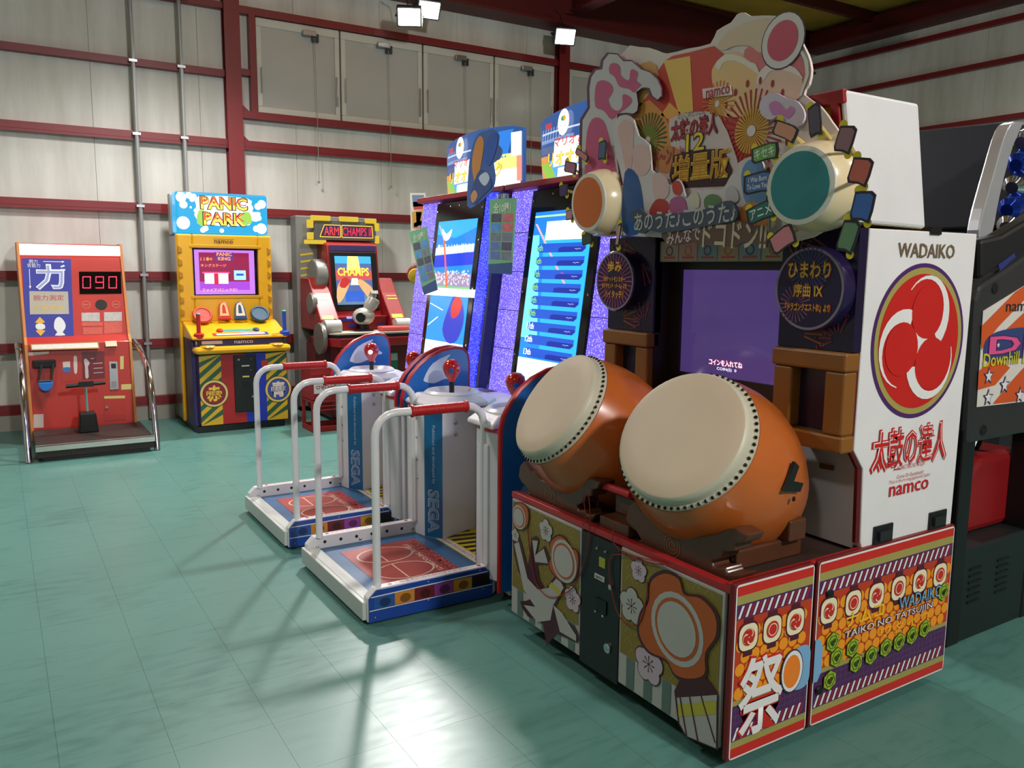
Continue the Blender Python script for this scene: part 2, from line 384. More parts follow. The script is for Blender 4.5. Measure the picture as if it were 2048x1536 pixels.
# ------------------------------------------------------------------ drum game cabinet
TX, TY = .531, -7.167
def crop(x0, y0, s): return lambda *p: [(x0+a*s, y0+b*s) for a, b in p]
def lpx_text(txt, pl, x0, y0, x1, y1, mat, parent, **k):
    cx, cy = (x0+x1)/2, (y0+y1)/2
    a0 = pl.lpx(x0, cy); a1 = pl.lpx(x1, cy); b0 = pl.lpx(cx, y1); b1 = pl.lpx(cx, y0)
    return letters(txt, pl, pl.lpx(cx, cy), abs(a1[0]-a0[0]), abs(b1[1]-b0[1]), mat, parent, **k)
def T(v, u, z): return Vector((TX+v, TY+u, z))
def PS(k=0): return Plane((TX, TY-k, 0), (1, 0, 0), (0, 0, 1))
def PV(v): return Plane((TX+v, TY, 0), (0, -1, 0), (0, 0, 1))
def tbox(mb, v0, v1, u0, u1, z0, z1): return mb.box(TX+v0, TX+v1, TY+u0, TY+u1, z0, z1)
taiko = thing('drum_game_cabinet', 'white and red drum rhythm game with two big orange drums, nearest the camera', 'arcade game', (TX+.55, TY+.6, 0))
MAROON = M((96, 20, 26), .4); DARKTOP = M((52, 34, 28), .55); OLIVE = M((158, 150, 82), .5)
base = part('base', tbox(tbox(MB(), .012, 1.12, .012, 1.198, .09, .575), .06, 1.06, .06, 1.15, .055, .09), MAROON, taiko, bevel=.006)
part('deck', tbox(MB(), .02, .6, .02, 1.19, .575, .585), DARKTOP, taiko)
part('deck_edge', tbox(tbox(MB(), 0, .03, .0, 1.21, .565, .592), .0, 1.12, -.004, .016, .588, .603), RED, taiko, bevel=.005)
for v in (.14, .95):
    for u in (.16, 1.05):
        c = part('caster', MB().lathe([(.034, -.014), (.038, -.008), (.038, .008), (.034, .014)], T(v, u, .0385), (0, 1, 0), 16), M((150, 150, 145), .5), taiko, smooth=True)
        part('caster_fork', tbox(tbox(MB(), v-.02, v+.02, u-.024, u-.016, .03, .09), v-.02, v+.02, u+.016, u+.024, .03, .09), STEEL, c)
part('status_light', MB().lathe([(.012, 0), (.011, .003)], PV(.0595).px(1272, 1417), (-1, 0, 0), 12), M((60, 220, 230), .4, emit=2.5, var=0), taiko)
# side skirts with festival print
PR, PO, PP = M((196, 38, 30), .4), M((238, 150, 30), .4), M((78, 36, 92), .4); PRB = M((186, 58, 28), .4); CREAM = M((236, 226, 190), .4)
PW_ = M((228, 226, 226), .4); LIME = M((150, 178, 40), .4); DGRN = M((50, 66, 22), .4)
def tomoe(pl, a, b, R, k, name, parent, mw, mr, e=1):
    wv = Art(pl, k); hd = Art(pl, k+1)
    for j in range(3):
        t0 = math.radians(72+120*j); hx, hy = a+.50*R*math.cos(t0), b+.50*R*e*math.sin(t0)
        pin, pout = [], []
        for i in range(15):
            t = i/14; th = t0-math.radians(128)+math.radians(200)*t; r = (.43+.20*t**1.6)*R; ro = r+.24*R*(1-t)**1.25
            pin.append((hx+r*.97*math.cos(th), hy+r*.97*e*math.sin(th))); pout.append((hx+ro*math.cos(th), hy+ro*e*math.sin(th)))
        for i in range(14): wv.loc([pin[i], pout[i], pout[i+1], pin[i+1]])
        hd.disc(hx, hy, .435*R, .435*R*e)
    wv.disc(a, b, .2*R, .2*R*e)
    wv.done(name, mw, parent); hd.done(name, mr, parent)
for nm, v0, v1, lan in (('side_skirt', .0, .355, 3), ('side_skirt', .368, 1.124, 6)):
    sk = part(nm, tbox(MB(), v0, v1, -.014, .008, .045, .603), M((110, 22, 26), .4), taiko, bevel=.006)
    pl = PS(.0145)
    Art(pl, 1).rrect(v0+.006, .05, v1-.004, .598, .012).done('border_print', PW_, sk)
    a0, a1 = v0+.011, v1-.009
    Art(pl, 2).rect(a0, .563, a1, .592).rect(a0, .056, a1, .086).done('band_print', PR, sk)
    Art(pl, 2).rect(a0, .536, a1, .563).rect(a0, .086, a1, .108).rect(a0, .222, a1, .238).done('band_print', OLIVE, sk)
    Art(pl, 2).rect(a0, .49, a1, .536).rect(a0, .108, a1, .222).done('band_print', PP, sk)
    Art(pl, 2).rect(a0, .238, a1, .49).done('ground_print', PRB, sk)
    dots = Art(pl, 3); rr_ = .021; j = 0; b = .258
    while b < .475:
        a = a0+rr_+(j % 2)*rr_
        while a < a1-rr_: dots.disc(a, b, rr_*.97, n=10); a += 2*rr_
        b += rr_*1.78; j += 1
    dots.done('dot_print', PO, sk)
    st = Art(pl, 3); a = a0+.004
    while a < a1-.03:
        for b in (.494, .112): st.loc([(a, b), (a+.01, b), (a+.027, b+.037), (a+.017, b+.037)])
        a += .031
    st.done('stripe_print', PW_, sk)
    sr = Art(pl, 3); a = a0+.019
    while a < a1-.03:
        for b in (.494, .112): sr.loc([(a, b), (a+.009, b), (a+.026, b+.037), (a+.017, b+.037)])
        a += .031
    sr.done('stripe_print', M((150, 30, 40), .4), sk)
    gr = Art(pl, 3); a = a0+.012
    while a < a1-.01: gr.rect(a, .152, a+.0015, .221); a += .024
    for b in (.165, .187, .209): gr.rect(a0, b, a1, b+.0014)
    gr.done('grid_print', M((112, 84, 96), .4), sk)
    for j in range(lan):
        a = v0+.062+j*(.104 if lan == 3 else .123); b = .43
        Art(pl, 4).rrect(a-.044, b-.047, a+.044, b+.047, .03).rect(a-.02, b-.06, a+.02, b+.06).done('lantern_print', M((80, 20, 40), .4), sk)
        Art(pl, 5).rrect(a-.039, b-.041, a+.039, b+.041, .027).done('lantern_print', CREAM, sk)
        Art(pl, 6).disc(a, b, .027).done('lantern_print', PR, sk)
        if j % 2 == 0: tomoe(pl, a, b, .024, 7, 'lantern_crest', sk, CREAM, PR)
        else: Art(pl, 7).ring(a, b, .017, .020, 18).done('lantern_crest', CREAM, sk)
    if lan == 3:
        letters('祭', pl, (.13, .235), .215, .265, PR, sk, k=6, bold=.03); letters('祭', pl, (.13, .235), .2, .25, PW_, sk, k=7, bold=.016)
        Art(pl, 8).rrect(.262, .2, .348, .345, .035).done('drum_print', M((122, 170, 210), .4), sk)
        Art(pl, 9).disc(.262, .272, .052, .072).done('drum_print', M((60, 40, 80), .4), sk); Art(pl, 10).disc(.262, .272, .048, .067).done('drum_print', PW_, sk); Art(pl, 11).disc(.26, .272, .038, .054).done('drum_print', M((232, 128, 36), .4), sk)
    else:
        Art(pl, 5).loc([(.372, .2), (.392, .2), (.41, .23), (.41, .315), (.392, .345), (.372, .345)]).done('drum_print', M((122, 170, 210), .4), sk)
        letters('WADAIKO', pl, (.93, .372), .26, .05, M((60, 40, 80), .4), sk, k=8, bold=.03); letters('WADAIKO', pl, (.93, .372), .25, .042, M((110, 180, 222), .4), sk, k=9)
        letters('TAIKO NO TATSUJIN', pl, (.76, .325), .5, .036, PP, sk, k=8, bold=.04); letters('TAIKO NO TATSUJIN', pl, (.76, .325), .49, .03, PW_, sk, k=9)
        letters('ナムコ', pl, (.62, .375), .2, .05, M((240, 190, 40), .4), sk, k=7, bold=.02)
        letters('ワダイコ', pl, (.85, .29), .28, .04, M((240, 180, 40), .4), sk, k=7, bold=.01)
        hexes = [(.455, .32), (.48, .262), (.452, .19), (.56, .275), (.585, .215), (.665, .222), (.745, .23), (.82, .232), (.895, .238), (.97, .246), (1.07, .362)]
        ho = Art(pl, 8); hi = Art(pl, 9); hc = Art(pl, 10); hl = Art(pl, 11)
        for a, b in hexes: ho.disc(a, b, .036, n=6, rot=PI/6); hi.disc(a, b, .033, n=6, rot=PI/6); hc.ring(a, b, .022, .025, 6); hl.disc(a-.006, b, .008, n=8).disc(a+.006, b+.004, .008, n=8).disc(a, b-.007, .007, n=8)
        ho.done('hexagon_print', DGRN, sk); hi.done('hexagon_print', LIME, sk); hc.done('hexagon_print', DGRN, sk); hl.done('hexagon_print', DGRN, sk)
        for b in (.49, .17): part('screw_cap', MB().lathe([(.015, 0), (.012, .006)], pl.at(.425 if b > .3 else .4, b, 8), pl.n, 12), BLACK, sk)
# front panels
pf = PV(.0)
GOLD = M((134, 116, 46), .5); ORG = M((184, 88, 32), .45); DPUR = M((72, 26, 40), .45); FWH = M((182, 180, 176), .45); LILAC = M((196, 176, 190), .45)
c3 = crop(1000, 950, .3814)
fr = part('front_panel', tbox(MB(), -.002, .012, .02, .495, .075, .565), FWH, taiko, bevel=.003)
fl = part('front_panel', tbox(MB(), -.002, .012, .722, 1.2, .075, .565), FWH, taiko, bevel=.003)
cdn = part('coin_door', tbox(MB(), -.004, .012, .497, .72, .06, .563), M((26, 27, 30), .4), taiko, bevel=.004)
pf = PV(-.0025)
Art(pf, 1).rect(-.487, .19, -.03, .555).done('ground_print', GOLD, fr); Art(pf, 1).rect(-1.192, .19, -.73, .555).done('ground_print', GOLD, fl)
for P_, u0, u1 in ((fr, .03, .487), (fl, .73, 1.192)):
    ln = Art(pf, 2); b = .2
    while b < .54:
        a = u0+.01+(int(b*100) % 2)*.02
        while a < u1-.05: ln.line([(-a, b), (-a-.02, b+.025)], .002).line([(-a-.02, b+.025), (-a-.04, b)], .002); a += .052
        b += .037
    ln.done('lattice_print', M((178, 158, 82), .5), P_)
    ck = Art(pf, 2)
    for j in range(5): ck.rect(-(u0+.02+j*.09+.04), .08, -(u0+.02+j*.09), .188)
    ck.done('check_print', M((96, 118, 112), .45), P_)
def blossom(px, r, mat, P_, big=False):
    a, b = pf.lpx(*px); o = Art(pf, 4); i_ = Art(pf, 5)
    for j in range(5):
        t = PI/2+2*PI*j/5; o.disc(a+r*.55*math.cos(t), b+r*.55*math.sin(t), r*.52, n=14); i_.disc(a+r*.55*math.cos(t), b+r*.55*math.sin(t), r*.46, n=14)
    o.done('blossom_print', DPUR, P_); i_.disc(a, b, r*.6).done('blossom_print', mat, P_)
    Art(pf, 6).rays(a, b, r*.1, r*.42, 8, r*.035).disc(a, b, r*.08, n=8).done('blossom_print', DPUR, P_)
for p, r, m_, P_ in (((732, 500), .04, LILAC, fr), ((695, 685), .062, FWH, fr), ((785, 990), .068, LILAC, fr), ((245, 290), .045, FWH, fl), ((385, 650), .05, LILAC, fl), ((85, 315), .028, FWH, fl)):
    blossom(c3(p)[0], r, m_, P_)
def flower(pts, c, rx, P_):
    a, b = pf.lpx(*c); s = [pf.lpx(*p) for p in pts]
    Art(pf, 7).loc([(a+(x-a)*1.07, b+(y-b)*1.07) for x, y in s], 4).done('flower_print', DPUR, P_)
    Art(pf, 8).loc(s, 4).done('flower_print', ORG, P_)
    Art(pf, 9).disc(a, b, rx).done('flower_print', FWH, P_); Art(pf, 10).disc(a, b, rx*.84).done('flower_print', ORG, P_); Art(pf, 11).disc(a, b, rx*.74).done('flower_print', FWH, P_)
Art(pf, 6).px(c3((920, 1130), (960, 1050), (1030, 1040), (1100, 1070), (1150, 1150), (1150, 1440), (980, 1370), (940, 1300))).done('ribbon_print', DPUR, fr)
Art(pf, 7).px(c3((935, 1165), (1145, 1150), (1140, 1430), (985, 1365), (950, 1300))).done('ribbon_print', FWH, fr)
Art(pf, 8).px(c3((940, 1200), (1143, 1180), (1143, 1250), (945, 1265))).done('ribbon_print', M((190, 180, 60), .45), fr)
Art(pf, 9).px(c3((950, 1160), (956, 1160), (990, 1365), (984, 1365))).px(c3((1000, 1158), (1006, 1158), (1050, 1395), (1044, 1395))).px(c3((1060, 1152), (1066, 1152), (1140, 1400), (1134, 1400))).done('ribbon_print', DPUR, fr)
flower(c3((800, 560), (870, 515), (945, 545), (975, 625), (1060, 645), (1135, 730), (1140, 840), (1085, 930), (1080, 1040), (1000, 1065), (925, 1040), (880, 965), (790, 920), (740, 830), (750, 730), (790, 660)), c3((935, 805))[0], .118, fr)
Art(pf, 5).px(c3((70, 340), (110, 330), (150, 480), (170, 330), (210, 335), (195, 420), (240, 370), (265, 470), (200, 470), (240, 600), (310, 500), (350, 600), (290, 700), (400, 800), (412, 880), (300, 830), (250, 900), (230, 780), (150, 740), (110, 660), (165, 650), (100, 500)), 2).done('ribbon_print', DPUR, fl)
Art(pf, 6).px(c3((80, 360), (105, 350), (150, 540), (205, 600), (260, 590), (310, 530), (340, 590), (285, 680), (270, 760), (200, 770), (130, 680), (190, 690), (130, 600))).px(c3((285, 680), (330, 720), (405, 840), (405, 870), (320, 820))).px(c3((175, 340), (205, 345), (190, 420), (235, 385), (258, 462), (190, 455))).done('ribbon_print', FWH, fl)
Art(pf, 7).px(c3((275, 560), (330, 610), (320, 630), (262, 580))).done('ribbon_print', M((190, 180, 60), .45), fl)
flower(c3((270, 360), (310, 320), (350, 335), (375, 380), (410, 400), (418, 460), (400, 540), (350, 560), (300, 530), (265, 470), (280, 420)), c3((343, 450))[0], .082, fl)
flower(c3((75, 190), (90, 150), (130, 150), (155, 190), (150, 260), (115, 285), (80, 260)), c3((108, 220))[0], .05, fl)
pd = PV(-.0045)
for px_, w_, h_d, m_, nm in (((1205, 1125), .03, .035, M((120, 120, 30), .4, emit=.4), 'coin_slot_light'), ((1200, 1155), .055, .018, M((200, 200, 200), .4), 'maker_plate'), ((1203, 1212), .06, .05, M((12, 12, 13), .3), 'coin_return')):
    a, b = pd.lpx(*px_); part(nm, MB().prism([pd.at(a-w_/2, b-h_d/2), pd.at(a+w_/2, b-h_d/2), pd.at(a+w_/2, b+h_d/2), pd.at(a-w_/2, b+h_d/2)], pd.n*.004), m_, cdn)
letters('namco', pd, pd.lpx(1200, 1155), .042, .01, BLACK, cdn, k=6)
for px_, r in (((1216, 1296), .018), ((1222, 1174), .01), ((1196, 1096), .005), ((1213, 1103), .005), ((1193, 1222), .005), ((1208, 1232), .005)):
    part('lock', MB().lathe([(r, 0), (r, .006), (r*.6, .009)], pd.px(*px_), pd.n, 12), CHROME, cdn, smooth=True)
# cabinet tower
prof = [(.537, 1.635), (1.133, 1.635), (1.12, .6), (.606, .6), (.598, .62), (.585, .867), (.531, .934)]
for u, nm in ((.0, 'side_panel'), (1.178, 'side_panel')):
    sp = part(nm, MB().prism([T(v, u, z) for v, z in prof], (0, .032, 0)), M((226, 224, 226), .42), taiko, bevel=.004)
    if u == 0: side = sp
    part('edge_trim', MB().tube([T(v, u+.016, z) for v, z in ((.54, 1.63), (.53, .936), (.58, .872), (.593, .62))], .012, 6), MAROON, sp)
part('tower', tbox(MB(), .66, 1.11, .033, 1.177, .59, 1.64), DKGREY, taiko)
part('lower_panel', MB().prism([T(.6, .033, .59), T(.6, 1.177, .59), T(.635, 1.177, .95), T(.635, .033, .95)], (.02, 0, 0)), M((206, 202, 204), .4), taiko, bevel=.004)
part('lower_plate', MB().prism([PV(.612).px(x, y) for x, y in ((1640, 926), (1668, 931), (1668, 941), (1640, 936))], (-.003, 0, 0)), M((120, 70, 40), .4), taiko)
pl = PS(.0006)
em = pl.loc(pl.px(1838, 683)); R_ = .258
Art(pl, 1).disc(em[0], em[1], R_, n=64).done('crest_ring', M((76, 36, 100), .4), side); Art(pl, 2).disc(em[0], em[1], R_*.945, n=64).done('crest_ring', M((164, 152, 84), .4), side)
Art(pl, 3).disc(em[0], em[1], R_*.865, n=64).done('crest_disc', M((196, 30, 26), .4), side)
tomoe(pl, em[0], em[1], R_*.79, 4, 'crest', side, PW_, M((196, 30, 26), .4))
lpx_text('WADAIKO', pl, 1797, 487, 1910, 516, M((110, 92, 66), .4), side, bold=.012)
lpx_text('太鼓の達人', pl, 1745, 850, 1896, 935, M((196, 30, 30), .4), side, k=2, bold=.05); lpx_text('太鼓の達人', pl, 1748, 853, 1893, 932, PW_, side, k=3, bold=.03); lpx_text('太鼓の達人', pl, 1750, 855, 1891, 930, M((196, 30, 30), .4), side, k=4, bold=.008)
lpx_text('WADAIKO TAIKO NO TATSUJIN', pl, 1793, 926, 1848, 938, M((196, 60, 60), .4), side)
lpx_text('Come On Everybody!', pl, 1794, 944, 1846, 954, M((190, 90, 90), .4), side); lpx_text('This is drumming-Japanese Style!', pl, 1779, 953, 1859, 961, M((190, 90, 90), .4), side)
lpx_text('namco', pl, 1779, 965, 1856, 985, M((190, 26, 36), .4), side, bold=.01)
for x0, x1, y0, y1 in ((1744, 1783, 1052, 1085), (1855, 1890, 1026, 1054)):
    a0, b0 = pl.lpx(x0, y1); a1, b1 = pl.lpx(x1, y0); b0 = .6; b1 = .666
    h = part('carry_handle', MB().prism([pl.at(a0, b0), pl.at(a1, b0), pl.at(a1, b1), pl.at(a0, b1)], pl.n*.008), BLACK, side, bevel=.003)
    part('handle_grip', MB().prism([pl.at(a0+.02, b0+.015, 9), pl.at(a1-.02, b0+.015, 9), pl.at(a1-.02, b1-.02, 9), pl.at(a0+.02, b1-.02, 9)], pl.n*.008), M((34, 34, 36), .5), h)
part('top_clip', tbox(MB(), .85, .91, -.006, .03, 1.625, 1.65), BLACK, taiko)
# screen bay
part('bay_surround', tbox(tbox(tbox(tbox(MB(), .585, .62, .29, .345, .95, 1.64), .585, .62, .872, .93, .95, 1.64), .585, .62, .345, .872, 1.505, 1.64), .585, .62, .345, .872, .95, 1.095), M((34, 26, 24), .4), taiko)
part('bay_cheek', tbox(MB(), .5, .62, .285, .295, .95, 1.64), M((40, 28, 24), .4), taiko); part('bay_cheek', tbox(MB(), .5, .62, .925, .935, .95, 1.64), M((40, 28, 24), .4), taiko)
scr = part('screen', tbox(MB(), .598, .615, .343, .874, 1.093, 1.507), M((70, 52, 108), .08, emit=.8, var=.2, scale=2), taiko)
ps = PV(.597)
letters('コインを入れてね', ps, (ps.lpx(1451, 727)), .17, .026, M((255, 90, 110), .4, emit=2.4, var=0), scr, k=1, bold=.02); letters('コインを入れてね', ps, (ps.lpx(1451, 727)), .17, .022, M((255, 225, 225), .4, emit=2, var=0), scr, k=2)
letters('COIN(S)  0', ps, (ps.lpx(1453, 740)), .1, .014, M((230, 225, 240), .4, emit=1.6, var=0), scr, k=1)
g = part('instruction_strip', tbox(MB(), .512, .518, .3, .92, 1.535, 1.615), M((150, 160, 130), .4), taiko)
pi = PV(.511)
for j, cc in enumerate(((188, 160, 150), (196, 150, 148), (130, 160, 178), (186, 160, 130), (140, 160, 178), (170, 176, 140))):
    a = -.91+j*.103; Art(pi, 1).rect(a, .0+1.54, a+.095, 1.61).done('panel_print', M(cc, .4), g); Art(pi, 2).ring(a+.047, 1.577, .014, .02, 16).done('panel_print', M((190, 130, 60) if j % 2 else (80, 90, 100), .4), g); Art(pi, 2).rect(a+.015, 1.547, a+.08, 1.555).done('panel_print', M((196, 90, 70), .4), g)
WOODB = M((132, 84, 30), .42, var=.15, scale=5)
NAVY = M((30, 22, 52), .18, var=.2)
for u0, nm in ((-.0, 'r'), (.925, 'l')):
    f_ = part('timber_frame', tbox(tbox(tbox(tbox(MB(), .46, .53, u0, u0+.29, 1.19, 1.25), .465, .53, u0, u0+.29, .93, .985), .468, .53, u0+.005, u0+.08, .985, 1.19), .468, .53, u0+.21, u0+.285, .985, 1.19), WOODB, taiko, bevel=.008)
    part('recess', tbox(MB(), .515, .53, u0+.08, u0+.21, .985, 1.19), M((28, 20, 44), .3), f_)
    b_ = part('print_panel', tbox(MB(), .49, .53, u0, u0+.29, 1.252, 1.635), NAVY, taiko)
    p_ = PV(.489); ca = -(u0+.145)
    for (a, b, r, n, cc) in ((ca-.07, 1.30, .11, 22, (150, 74, 40)), (ca+.06, 1.56, .12, 24, (140, 50, 66)), (ca-.08, 1.52, .09, 18, (120, 84, 40)), (ca+.09, 1.29, .08, 16, (120, 40, 60))):
        q = Art(p_, 1)
        for t in range(n):
            th = 2*PI*t/n; x0, y0, x1, y1 = a+.3*r*math.cos(th), b+.3*r*math.sin(th), a+r*math.cos(th), b+r*math.sin(th)
            if -u0-.288 < min(x0, x1) and max(x0, x1) < -u0-.002 and 1.256 < min(y0, y1) and max(y0, y1) < 1.63:
                q.line([(x0, y0), (x1, y1)], .006); q.disc(x1, y1, .006, n=8)
        q.done('firework_print', M(cc, .35), b_)
    if nm == 'r':
        cen = PV(.44).lpx(1617, 578); r = .135
    else: cen = PV(.44).lpx(1229, 562); r = .125
    pd_ = PV(.44)
    d_ = part('round_sign', MB().lathe([(r, 0), (r, .045), (r-.004, .05)], pd_.at(cen[0], cen[1])+Vector((.05, 0, 0)), (-1, 0, 0), 40), M((36, 26, 66), .25, var=.25), taiko, smooth=True)
    Art(pd_, 1).ring(*cen, r-.012, r-.004, 40).done('rim_print', M((150, 140, 160), .3, .5), d_)
    if nm == 'r': Art(pd_, 1).rays(cen[0], cen[1]+.06, .02, .075, 26, .002).done('firework_print', M((60, 90, 160), .3), d_); Art(pd_, 1).rays(cen[0]-.05, cen[1]-.05, .02, .06, 22, .002).done('firework_print', M((150, 90, 130), .3), d_)
    else: Art(pd_, 1).rays(cen[0], cen[1], .05, .11, 34, .0025).done('firework_print', M((190, 80, 140), .3), d_)
    YL = M((222, 196, 70), .35); OT = M((176, 60, 30), .35)
    rows = [('ひまわり', .06, .16, .05), ('序曲 IX', -.005, .11, .042), ('『ドラゴンクエストⅨ』より', -.058, .17, .024)] if nm == 'r' else [('歩み', .06, .09, .045), ('『ポケットモンスター', .008, .14, .02), ('ダイヤモンド・パール』より', -.02, .16, .02), ('ハイタッチ！', -.055, .12, .03)]
    for s, dz, w_, h_t in rows:
        letters(s, pd_, (cen[0], cen[1]+dz), w_+.008, h_t+.008, OT, d_, k=2, bold=.05); letters(s, pd_, (cen[0], cen[1]+dz), w_, h_t, YL, d_, k=3, bold=.012)
# header box
hp = [(.374, 2.028), (.739, 2.027), (.827, 1.643), (.467, 1.65)]
hb = part('header_box', MB().prism([T(v+.012, .02, z) for v, z in hp], (0, 1.17, 0)), M((222, 168, 40), .4), taiko)
for u in (-.002, 1.19):
    part('header_side', MB().prism([T(v, u, z) for v, z in hp], (0, .022, 0)), M((224, 221, 224), .42), hb, bevel=.01)
part('header_trim', MB().prism([T(.366, .0, 2.03), T(.366, 1.21, 2.03), T(.374, 1.21, 1.99), T(.374, .0, 1.99)], (.02, 0, 0)).prism([T(.368, .02, 2.02), T(.368, .05, 2.02), T(.458, .05, 1.66), T(.458, .02, 1.66)], (.02, 0, 0)), M((150, 26, 32), .4), hb, bevel=.004)
# marquee cut-out boards
pb = PV(.362)
mq = part('marquee_board', Art(pb, 0, .01).px([(1245, 112), (1285, 95), (1312, 100), (1338, 108), (1380, 98), (1425, 88), (1438, 62), (1466, 46), (1478, 30), (1492, 26), (1505, 33), (1530, 32), (1560, 33), (1585, 40), (1603, 56), (1606, 82), (1620, 110), (1627, 140), (1622, 170), (1612, 190), (1645, 214), (1668, 245), (1690, 280), (1692, 330), (1690, 440), (1560, 492), (1480, 470), (1240, 468), (1236, 300)], 2).mb, M((226, 214, 208), .45), taiko)
pm_ = PV(.3505)
def mart(layer, pts, rgb, nm='marquee_print', sm=0, rough=.42): return Art(pm_, layer).px(pts, sm).done(nm, M(rgb, rough), mq)
mart(1, [(1296, 170), (1330, 122), (1345, 112), (1382, 104), (1428, 92), (1500, 150), (1530, 330), (1500, 440), (1260, 440), (1255, 300)], (206, 66, 50))
mart(2, [(1328, 122), (1381, 112), (1388, 240), (1362, 240)], (240, 196, 96)); mart(2, [(1322, 230), (1340, 205), (1376, 240), (1360, 250)], (238, 170, 80)); mart(2, [(1262, 150), (1300, 122), (1318, 150), (1290, 200), (1260, 230)], (222, 170, 100), sm=2)
mart(2, [(1260, 235), (1300, 200), (1345, 260), (1350, 330), (1300, 360), (1255, 330)], (220, 150, 76), sm=2)
mart(3, [(1425, 140), (1440, 120), (1452, 108), (1475, 106), (1495, 118), (1508, 130), (1520, 150), (1520, 200), (1500, 230), (1440, 230), (1428, 180)], (240, 198, 140), sm=3); mart(4, [(1432, 128), (1452, 110), (1480, 112), (1500, 124), (1512, 128), (1520, 148), (1505, 140), (1490, 130), (1470, 122), (1450, 124), (1440, 140)], (238, 228, 216), sm=3)
mart(3, [(1436, 90), (1460, 62), (1500, 46), (1545, 42), (1545, 96), (1520, 105), (1500, 92), (1470, 92), (1450, 100)], (222, 198, 170), sm=3)
mart(2, [(1490, 100), (1540, 84), (1590, 96), (1608, 130), (1612, 160), (1600, 190), (1540, 200), (1500, 160)], (222, 120, 124), sm=3)
mart(4, [(1514, 190), (1518, 150), (1540, 132), (1560, 130), (1590, 138), (1606, 160), (1600, 196), (1560, 205)], (236, 196, 176), sm=3); mart(5, [(1516, 168), (1520, 146), (1540, 128), (1562, 128), (1592, 136), (1608, 158), (1594, 150), (1575, 142), (1556, 140), (1540, 145), (1530, 160)], (240, 226, 224), sm=3)
Art(pm_, 5).px([(1601, 92), (1618, 120), (1620, 150), (1605, 192), (1600, 192), (1613, 150), (1610, 120), (1597, 96)]).done('marquee_print', M((236, 228, 228), .42), mq)
a, b = pm_.lpx(1568, 82); ro = .085
Art(pm_, 6).disc(a, b, ro).done('medallion_print', M((60, 40, 60), .4), mq); Art(pm_, 7).disc(a, b, ro*.95).done('medallion_print', M((226, 220, 222), .4), mq); Art(pm_, 8).disc(a, b, ro*.7).done('medallion_print', M((206, 76, 104), .4), mq)
for (px_, r, n, cc, c2) in (((1437, 208), .075, 26, (212, 120, 60), (232, 170, 60)), ((1505, 262), .13, 34, (160, 34, 44), (214, 160, 60)), ((1298, 281), .1, 32, (40, 96, 50), (130, 150, 60))):
    a, b = pm_.lpx(*px_)
    Art(pm_, 5).rays(a, b, r*.2, r, n, r*.03).done('firework_print', M(cc, .42), mq); Art(pm_, 6).rays(a, b, r*.15, r*.55, n, r*.035, .05).done('firework_print', M(c2, .42), mq); Art(pm_, 7).disc(a, b, r*.14).done('firework_print', M((226, 216, 214), .42), mq)
    if n == 34:
        q = Art(pm_, 5)
        for t in range(18): q.disc(a+r*1.18*math.cos(t*2*PI/18), b+r*1.18*math.sin(t*2*PI/18), .007, .012, n=10)
        q.done('firework_print', M((160, 30, 40), .42), mq)
mart(6, [(1340, 240), (1390, 224), (1440, 232), (1470, 300), (1480, 340), (1480, 400), (1330, 400), (1310, 360), (1320, 320), (1345, 300)], (214, 196, 196), sm=2)
mart(7, [(1313, 325), (1325, 300), (1345, 292), (1365, 305), (1365, 330), (1345, 345), (1325, 345)], (196, 130, 76), sm=3)
lpx_text('たいこのたつじん', pm_, 1358, 222, 1412, 234, M((110, 90, 110), .4), mq, k=8)
lpx_text('太鼓の達人', pm_, 1343, 234, 1438, 278, M((90, 40, 60), .4), mq, k=8, bold=.05); lpx_text('太鼓の達人', pm_, 1346, 236, 1435, 276, M((186, 36, 50), .4), mq, k=9, bold=.012)
lpx_text('12', pm_, 1374, 264, 1414, 304, M((60, 30, 40), .4), mq, k=10, bold=.05); lpx_text('12', pm_, 1376, 266, 1412, 302, M((232, 206, 50), .4), mq, k=11, bold=.01)
lpx_text('ド～ン！と', pm_, 1312, 295, 1370, 330, M((176, 60, 80), .4), mq, k=10, bold=.02)
mart(9, [(1342, 352), (1350, 312), (1380, 300), (1450, 298), (1468, 340), (1460, 372), (1370, 376), (1346, 365)], (58, 20, 26))
lpx_text('増量版', pm_, 1346, 304, 1462, 362, M((236, 200, 60), .4), mq, k=11, bold=.03); lpx_text('増量版', pm_, 1348, 306, 1460, 360, M((196, 130, 40), .4), mq, k=12, bold=.004)
nb = Art(pm_.off(.006), 0, .004).px([(1406, 178), (1462, 171), (1464, 190), (1408, 197)]).done('maker_plate', M((226, 214, 216), .42), mq)
lpx_text('namco', pm_.off(.0105), 1412, 176, 1459, 192, M((186, 30, 50), .4), nb, k=1, bold=.01)
